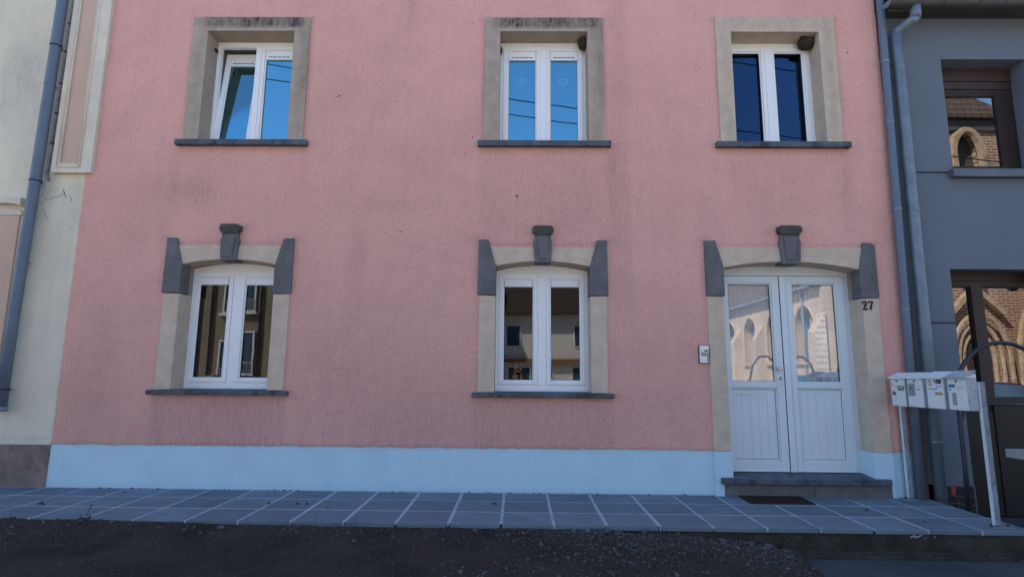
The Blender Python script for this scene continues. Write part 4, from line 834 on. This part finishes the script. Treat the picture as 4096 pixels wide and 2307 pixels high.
twig([([(0, 0, -.05), (-.002, 0, .03), (.008, 0, .07), (.012, 0, .085)], .0022)], 'thin bent twig at the paving edge, right of the straight one', (-1.43, -1.40, -.02))
twig([([(-.06, 0, .0), (-.02, 0, .012), (.05, .0, .004)], .004), ([(0, 0, 0), (-.01, 0, .05)], .0025), ([(.02, 0, 0), (.03, .0, .02)], .008)], 'clump of dry stalks at the paving edge nearest the cream house', (-4.68, -1.42, .01))

# =================================================================== ACROSS THE STREET (seen in the panes)
def gothic_wall(mb, L, H, wins, T, zs_, zp, za, place, m=0):
    """Wall of length L, height H with pointed openings (centre, width); place(u, z, t) puts wall coordinates into the world."""
    def pr(poly): k = len(poly); mb.add([place(u, z, 0) for u, z in poly] + [place(u, z, T) for u, z in poly], [tuple(range(k)), tuple(range(2*k-1, k-1, -1))] + [(i, i+k, (i+1) % k + k, (i+1) % k) for i in range(k)], m)
    cur = 0
    for c, w in wins:
        pr([(cur, -.2), (c - w/2, -.2), (c - w/2, H), (cur, H)]); pr([(c - w/2, -.2), (c + w/2, -.2), (c + w/2, zs_), (c - w/2, zs_)])
        n = 7; lf = [(c - w/2 + w/2*(1 - math.cos(t)) , zp + (za - zp)*math.sin(t)) for t in np.linspace(0, math.pi/2, n)]
        for s in (1, -1):
            q = [(c + s*(x - c), z) for x, z in lf]
            for i in range(n-1): pr([q[i], q[i+1], (q[i+1][0], H), (q[i][0], H)])
        cur = c + w/2
    pr([(cur, -.2), (L, -.2), (L, H), (cur, H)])
def gothic_trim(c, w, zs_, zp, za, place, r, full=True):
    n = 9; lf = [(c - w/2*math.cos(t), zp + (za - zp)*math.sin(t)) for t in np.linspace(0, math.pi/2, n)]
    path = ([(c - w/2, zs_)] if full else []) + lf + [(2*c - x, z) for x, z in lf[::-1][1:]] + ([(c + w/2, zs_)] if full else [])
    t = MB(); t.tube([place(u, z, -.02) for u, z in path], r, 6); return t
church = thing('church', 'red brick church with pointed sandstone windows across the street, seen reflected in the panes', 'church', (19, -24, 0))
pa = lambda u, z, t: (15.5 + t, -20.6 - u, z)                 # aisle wall facing -X
aw = MB(); AW = [(1.9, 2.0), (5.4, 2.0), (8.9, 2.0), (12.4, 2.0)]
gothic_wall(aw, 15, 6.0, AW, .55, 2.2, 3.9, 5.1, pa); part('aisle_wall', aw, 'brickE', church)
for c, w in AW:
    t = MB(); t.add([pa(c - w/2, 2.2, .42), pa(c + w/2, 2.2, .42), pa(c + w/2, 5.1, .42), pa(c - w/2, 5.1, .42), pa(c - w/2, 2.2, .46), pa(c + w/2, 2.2, .46), pa(c + w/2, 5.1, .46), pa(c - w/2, 5.1, .46)], [(0, 3, 2, 1), (4, 5, 6, 7), (0, 1, 5, 4), (1, 2, 6, 5), (2, 3, 7, 6), (3, 0, 4, 7)]); gw = part('window', t, 'leaded', church)
    part('stone_trim', gothic_trim(c, w + .1, 2.2, 3.9, 5.15, pa, .075), 'sandstone', gw); part('mullion', MB().tube([pa(c, 2.2, .36), pa(c, 5.0, .36)], .07, 6), 'sandstone', gw)
    t = MB(); t.box(15.36, 15.56, -20.6 - c - 1.2, -20.6 - c + 1.2, 2.0, 2.2); part('sill', t, 'sandstone', gw)
for u in (.2, 3.65, 7.15, 10.65, 14.2):
    t = MB(); t.prism([(15.5, -.2), (14.9, -.2), (14.9, 3.6), (15.5, 4.6)], -20.6 - u - .35, -20.6 - u + .35, 'y'); part('buttress', t, 'brickE', church)
t = MB(); t.prism([(15.2, 6.0), (15.2, 6.18), (19.1, 11.6), (23, 6.2), (23, 6.0)], -38.6, -20.6, 'y'); part('aisle_roof', t, 'churchroof', church)
t = MB(); t.box(15.1, 15.2, -35.6, -20.6, 5.95, 6.1); part('aisle_gutter', t, 'zinc', church)
t = MB(); t.tube([(15.42, -22.5, 6), (15.42, -22.5, -.1)], .06, 8); part('downpipe', t, 'zinc', church)
pt_ = lambda u, z, t: (19.2 + u, -20.0 - t, z)                 # tower front facing +Y
tw = MB(); gothic_wall(tw, 5.6, 14.6, [(3.95, 1.25)], .6, 10.6, 12.6, 13.9, pt_); tw.box(19.2, 19.8, -25.5, -20.601, -.2, 14.6); tw.box(24.2, 24.8, -25.5, -20.601, -.2, 14.6); tw.box(19.8, 24.2, -25.5, -25, -.2, 14.6)
part('tower_wall', tw, 'brickN', church)
t = MB(); t.add([(18.8, -19.6, 14.55), (25.2, -19.6, 14.55), (25.2, -25.9, 14.55), (18.8, -25.9, 14.55), (22.0, -22.7, 19.5), (18.8, -19.6, 14.75), (25.2, -19.6, 14.75), (25.2, -25.9, 14.75), (18.8, -25.9, 14.75)], [(0, 3, 2, 1), (0, 1, 6, 5), (1, 2, 7, 6), (2, 3, 8, 7), (3, 0, 5, 8), (5, 6, 4), (6, 7, 4), (7, 8, 4), (8, 5, 4)]); part('tower_roof', t, 'churchroof', church)
t = MB(); t.box(19.1, 24.9, -19.98, -19.85, 13.95, 14.5); part('cornice', t, 'darkstone', church)
part('arch_trim', gothic_trim(3.95, 1.5, 10.6, 12.6, 14.0, pt_, .22), 'sandstone', church); t = MB(); t.box(22.5, 23.8, -20.5, -20.4, 10.5, 14); part('louvre', t, 'darkstone', church)
for k, (w, zt) in enumerate(((1.5, 3.5), (2.1, 3.95), (2.7, 4.4))):
    part('portal_order', gothic_trim(3.3, w, 0, 2.3, zt, lambda u, z, t, k=k: (19.2 + u, -19.93 + .12*k, z), .10), 'sandstone', church)
    part('portal_order', gothic_trim(6.6, w + .8, 0, 2.6, zt + .9, lambda u, z, t, k=k: (19.2 + u, -19.63 + .12*k, z), .13), 'sandstone', church)
t = MB(); t.box(21.9, 23.1, -19.99, -19.95, -.1, 3.2); part('portal_door', t, 'brownd', church)
t = MB(); t.prism([(21.0, 4.4), (22.5, 5.9), (24.0, 4.4), (23.7, 4.4), (22.5, 5.55), (21.3, 4.4)], -19.95, -19.6, 'y'); part('gable_stone', t, 'sandstone', church)
t = MB(); t.prism([(24.8, -.2), (32, -.2), (32, 9), (28.4, 12), (24.8, 9)], -24, -19.7, 'y'); part('porch_wall', t, 'brickN', church)
t = MB(); t.box(22.05, 22.95, -19.94, -19.6, 5.9, 6.5); t.ball((22.5, -19.75, 6.6), (.35, .25, .3), 8, 6); part('finial', t, 'sandstone', church)

wh = thing('white_house', 'white rendered house with brown roof across the square, seen reflected in a lower window', 'house', (1, -36, 0))
t = MB(); t.box(-7, 9.5, -42, -32, -.2, 5.5); part('wall', t, 'whitewall', wh)
t = MB(); t.prism([(-31.3, 5.42), (-37, 10.2), (-42.7, 5.42), (-42.7, 5.6), (-37, 10.4), (-31.3, 5.6)], -7.4, 9.9, 'x'); part('roof', t, 'roof', wh)
t = MB(); t.box(-7.3, 9.8, -31.32, -31.2, 5.42, 5.52); part('gutter', t, 'gutter', wh)
t = MB(); t.box(-3.0, 9.4, -31.99, -31.5, 2.13, 2.40); part('ledge', t, 'orange', wh)
th_ = thing('sun_blocker', 'tall grey-brown block, added out of view to shade the white house', 'house', (-10, -28, 0))  # unseen block added to keep sun off the white house's left part
t = MB(); t.box(-15, -5.9, -31, -26, -.2, 11.5); part('wall', t, 'beigewall', th_)
t = MB(); t.prism([(-25.7, 11.4), (-28.5, 14.4), (-31.3, 11.4)], -15.2, -5.7, 'x'); part('roof', t, 'roof', th_)
for (x0, x1, z0, z1) in ((-.72, .30, 3.25, 4.78), (4.05, 5.1, 3.25, 4.78), (-4.9, -3.9, 3.25, 4.78), (7.3, 8.3, 3.25, 4.78), (1.9, 2.25, 3.2, 4.76), (-.6, -.05, .3, 1.85), (.3, 1.0, .3, 1.85), (1.5, 2.6, -.1, 1.9), (3.9, 4.7, .5, 1.85), (7, 8, .5, 1.85)):
    f = MB(); f.ring(x0, x1, z0, z1, .07, -31.99, -31.9); wf = part('window', f, 'pvc', wh)
    t = MB(); t.box(x0+.07, x1-.07, -31.99, -31.95, z0+.07, z1-.07); part('pane', t, 'leaded', wf)
be = thing('beige_house', 'beige rendered house with a dark drainpipe, seen reflected in the left lower window', 'house', (-15, -24, 0))
t = MB(); t.box(-24, -9.5, -30, -20, -.2, 8.0); part('wall', t, 'beigewall', be)
t = MB(); t.prism([(-24.2, 8.0), (-9.3, 8.0), (-16.7, 12.3)], -30.3, -19.7, 'y'); part('roof', t, 'roof', be)
for x in (-15.1, -12.66): t = MB(); t.tube([(x, -19.9, 8), (x, -19.9, 0)], .06, 8); part('drainpipe', t, 'dkmetal', be)
for (x0, x1, z0, z1) in ((-14.55, -14.0, 4.2, 6.4), (-13.55, -12.95, 4.3, 6.4), (-13.5, -12.85, 1.2, 3.35), (-14.6, -14.1, .9, 2.9), (-19, -18, 1.2, 3.3), (-19, -18, 4.3, 6.4), (-11.5, -10.5, 4.3, 6.4)):
    f = MB(); f.ring(x0, x1, z0, z1, .08, -19.98, -19.88); wf = part('window', f, 'pvc', be); t = MB(); t.box(x0+.08, x1-.08, -19.99, -19.94, z0+.08, z1-.08); part('pane', t, 'leaded', wf)
    t = MB(); t.box(x0-.12, x1+.12, -19.99, -19.75, z0-.12, z0-.002); part('sill', t, 'whitewall', wf)
    t = MB()
    for k in range(6): xx = x0 + (x1-x0)*k/5; t.tube([(xx, -19.82, z0), (xx, -19.82, z0 + .6)], .012, 4)
    t.tube([(x0, -19.82, z0 + .6), (x1, -19.82, z0 + .6)], .015, 4); part('railing', t, 'whitewall', wf)
for (pa_, pb_, lab) in (((-14, -9, 12.05), (27, -9, 6.63), 'upper black overhead cable across the street'), ((-14, -9, 11.55), (27, -9, 6.09), 'lower black overhead cable across the street'), ((2, -9, 12.0), (27, -9, 9.1), 'highest overhead cable, seen in the right upper window')):
    t = MB(); t.tube([tuple(pa_[j] + (pb_[j]-pa_[j])*k/20 - (.35*math.sin(math.pi*k/20) if j == 2 else 0) for j in range(3)) for k in range(21)], .017, 6)
    tag(link('overhead_cable', t.mesh('overhead_cable', 'wire'), None), lab, 'cable', 'overhead cables')
def pole(x, h, lab):
    o = thing('cable_pole', lab, 'pole', (x, -9, -.2)); t = MB(); t.tube([(x, -9.0, -.2), (x, -9.0, h)], [.14, .09], 10); part('shaft', t, 'bark', o); t = MB(); t.box(x - .06, x + .06, -9.5, -8.6, h - .5, h - .4); part('crossarm', t, 'bark', o)
pole(-14, 12.4, 'wooden cable pole left of the beige house side'); pole(27, 9.6, 'wooden cable pole near the church')
def car(x, y, rz, paint, lab):
    o = thing('parked_car', lab, 'car', (x, y, -.2), rz, 'cars parked across the street')
    b = MB(); prof = [(-2.05, .28), (-2.12, .55), (-2.02, .86), (-1.1, .95), (1.2, .98), (2.0, .90), (2.1, .6), (2.05, .28)]
    secs = [(-.86, .88), (-.80, 1.0), (.80, 1.0), (.86, .88)]
    for i in range(3): 
        (ya, ka), (yb, kb) = secs[i], secs[i+1]; n = len(prof)
        b.add([(px_*ka, ya, .3 + (pz_-.3)*(ka+.06 if ka < 1 else 1)) for px_, pz_ in prof] + [(px_*kb, yb, .3 + (pz_-.3)*(kb+.06 if kb < 1 else 1)) for px_, pz_ in prof], [(k, k+n, (k+1) % n + n, (k+1) % n) for k in range(n)] + ([tuple(range(n))] if i == 0 else []) + ([tuple(range(2*n-1, n-1, -1))] if i == 2 else []))
    part('body', b, paint, o, bevel=.05, local=True, smooth=False)
    c = MB(); cp = [(-1.15, .94), (-.55, 1.40), (.1, 1.48), (1.0, 1.44), (1.75, .96)]; n = len(cp)
    c.add([(px_, -.78 + (pz_-.94)*.25, pz_) for px_, pz_ in cp] + [(px_, .78 - (pz_-.94)*.25, pz_) for px_, pz_ in cp], [(k, k+n, k+n+1, k+1) for k in range(n-1)] + [tuple(range(n)), tuple(range(2*n-1, n-1, -1))]); part('roof', c, paint, o, bevel=.04, local=True)
    g_ = MB(); g_.prism([(-.95, .99), (-.50, 1.34), (.1, 1.41), (.1, .99)], -.80, .80, 'y'); g_.prism([(.18, .99), (.18, 1.41), (.95, 1.37), (1.45, .99)], -.80, .80, 'y'); g_.v = [(x_, y_*(1 - (z_-.99)*.22), z_) for x_, y_, z_ in g_.v]; part('side_window', g_, 'leaded', o, local=True)
    for wx in (-1.3, 1.3):
        for wy in (-.78, .78):
            w_ = MB(); w_.tube([(wx, wy - .1, .31), (wx, wy + .1, .31)], .31, 20); wo = part('wheel', w_, 'tyre', o, local=True); rm = MB(); rm.tube([(wx, wy - .105, .31), (wx, wy + .105, .31)], .19, 14); part('rim', rm, 'steel', wo, local=True)
    for wy in (-.62, .62): h_ = MB(); h_.ball((-2.04, wy, .68), (.06, .17, .09), 10, 6); part('headlight', h_, 'headl', o, local=True)
car(13.6, -9.6, R(4), 'carplum', 'plum coloured parked car reflected in the shopfront'); car(-9.7, -11.0, R(-3), 'carblue', 'dark blue parked car reflected in the left lower window')
for i, (x0, lab) in enumerate(((6.4, 'dark tube hoop across the street, reflected in the left door pane'), (7.35, 'dark tube hoop across the street, reflected in the right door pane'), (8.75, 'dark tube hoop across the street, at the right edge of the door pane'))):
    t = MB(); t.tube([(x0, -8, -.2), (x0 + .02, -8, 1.25), (x0 + .12, -8, 1.65), (x0 + .32, -8, 1.90), (x0 + .55, -8, 1.92), (x0 + .75, -8, 1.75), (x0 + .88, -8, 1.4), (x0 + .92, -8, -.2)], .03, 8)
    tag(link('tube_hoop', t.mesh('tube_hoop', 'tubeblack'), None), lab, 'hoop', 'tube hoops by the street')
pb = thing('planter_box', 'low teal planter box by the street, reflected in the right door pane', 'planter', (8.5, -8.3, -.2)); t = MB(); t.box(7.85, 9.3, -8.8, -8.1, -.2, 1.40); part('box', t, 'teal', pb, bevel=.02); t = MB(); t.box(7.9, 9.25, -8.75, -8.15, 1.38, 1.41); part('soil', t, 'bark', pb)
# tree by the church, bronze foliage
tr = thing('bronze_tree', 'bronze-leaved tree beside the church porch, seen reflected in the shopfront', 'tree', (23.6, -16.5, -.1))
t = MB(); t.tube([(23.6, -16.5, -.1), (23.7, -16.5, 2.5), (23.5, -16.4, 4.2)], [.22, .16, .08], 8)
for k in range(7): a = k*.9; t.tube([(23.65, -16.5, 2.4 + .25*k), (23.6 + 1.1*math.cos(a), -16.5 + 1.1*math.sin(a), 3.8 + .3*k)], [.07, .02], 5)
part('trunk', t, 'bark', tr)
t = MB()
for _ in range(2600):
    q = Vector((random.gauss(0, 1), random.gauss(0, 1), random.gauss(0, 1))).normalized() * random.uniform(.3, 1) ** .5; c = Vector((23.9 + q.x*1.5, -16.5 + q.y*1.3, 5.6 + q.z*1.6)); s = random.uniform(.06, .14)
    if mnoise.noise(c*1.3) < -.15: continue
    a = Vector((random.gauss(0, 1), random.gauss(0, 1), random.gauss(0, 1))).normalized()*s; b_ = a.orthogonal().normalized()*s*.6; t.add([c - a, c + b_, c + a, c - b_], [(0, 1, 2, 3)])
part('crown', t, 'foliage', tr, kind='stuff')

# ---- the photographer, seen as a small reflection
pn = thing('person', 'person standing in the street holding a camera to the face, reflected in a lower pane', 'person', (.10, -7.16, -.2))
V = []; E_ = []; RA = []
def vtx(p, r, link_=None):
    V.append(p); RA.append((r, r) if not isinstance(r, tuple) else r)
    if link_ is not None: E_.append((link_, len(V)-1))
    return len(V)-1
bx0, by0, zf = .10, -7.16, -.2
pel = vtx((bx0, by0, zf+.88), (.15, .11)); wai = vtx((bx0, by0, zf+1.05), (.135, .10), pel); che = vtx((bx0, by0, zf+1.25), (.165, .115), wai); nck = vtx((bx0, by0+.01, zf+1.42), .055, che)
hd0 = vtx((bx0, by0+.03, zf+1.50), (.070, .085), nck); hd1 = vtx((bx0, by0+.03, zf+1.60), (.076, .092), hd0); hd2 = vtx((bx0, by0+.02, zf+1.68), (.055, .065), hd1)
for s in (-1, 1):
    hip = vtx((bx0+s*.10, by0, zf+.80), .09, pel); kn = vtx((bx0+s*.12, by0+.02, zf+.46), .058, hip); an = vtx((bx0+s*.13, by0-.01, zf+.08), .038, kn); vtx((bx0+s*.14, by0+.15, zf+.035), .035, an)
    sh = vtx((bx0+s*.175, by0, zf+1.35), .058, che); el = vtx((bx0+s*.25, by0+.16, zf+1.22), .042, sh); wr = vtx((bx0+s*.10, by0+.215, zf+1.535), .028, el); pm = vtx((bx0+s*.075, by0+.225, zf+1.585), (.030, .020), wr)
    for k in range(4): f1 = vtx((bx0+s*(.075-.012*k), by0+.245, zf+1.615+.006*k), .0095, pm); vtx((bx0+s*(.045-.010*k), by0+.262, zf+1.628+.004*k), .0085, f1)
    th_ = vtx((bx0+s*.055, by0+.222, zf+1.572), .010, pm); vtx((bx0+s*.035, by0+.232, zf+1.575), .009, th_)
me = bpy.data.meshes.new('body'); me.from_pydata(V, E_, [])
for m_ in ('jacket', 'skin', 'trouser'): me.materials.append(P[m_])
bo = link('body', me, pn)
bpy.context.view_layer.objects.active = bo
sk = bo.modifiers.new('skin', 'SKIN'); sk.use_smooth_shade = True
if not me.skin_vertices: me.attributes  # skin layer is created with the modifier below
bm = bmesh.new(); bm.from_mesh(me); ly = bm.verts.layers.skin.verify(); bm.verts.ensure_lookup_table()
for i, v in enumerate(bm.verts): v[ly].radius = RA[i]; v[ly].use_root = (i == 0)
bm.to_mesh(me); bm.free()
ss = bo.modifiers.new('smooth', 'SUBSURF'); ss.levels = 1; ss.render_levels = 1
dg = bpy.context.evaluated_depsgraph_get(); ev = bpy.data.meshes.new_from_object(bo.evaluated_get(dg)); bo.modifiers.clear(); bo.data = ev; ev.name = 'body'
ev.materials.clear()
for m_ in ('jacket', 'skin', 'trouser'): ev.materials.append(P[m_])
for p_ in ev.polygons:
    c = p_.center; z = c.z - zf
    p_.material_index = 2 if z < .92 else (1 if (z > 1.43 and abs(c.x - bx0) < .13) else 0); p_.use_smooth = True
t = MB(); t.ball((bx0, by0+.012, zf+1.625), (.088, .105, .105), 18, 12, fn=lambda q: q * (1 + .08*mnoise.noise(q*5))); t.v = [(x, min(y, by0+.07 if z > zf+1.66 else by0+.005), max(z, zf+1.50)) for x, y, z in t.v]; part('hair', t, 'hair', pn, smooth=True)
t = MB()
for s in (-1, 1): t.ball((bx0+s*.03, by0+.112, zf+1.598), (.012, .008, .008), 8, 6); t.ball((bx0+s*.082, by0+.02, zf+1.585), (.010, .018, .028), 8, 6, m=1)
t.ball((bx0, by0+.125, zf+1.57), (.014, .018, .025), 8, 6, m=1); t.ball((bx0, by0+.112, zf+1.535), (.026, .010, .007), 8, 6, m=1); part('face', t, ['black', 'skin'], pn, smooth=True)
cmr = thing('hand_camera', 'small black camera held by the person', 'camera', (.10, -6.93, 1.39)); t = MB(); t.box(.035, .165, -6.965, -6.925, 1.365, 1.445); part('camera_body', t, 'black', cmr, bevel=.006); t = MB(); t.tube([(.085, -6.924, 1.41), (.085, -6.9, 1.41)], .026, 16); part('lens', t, 'dkmetal', cmr)
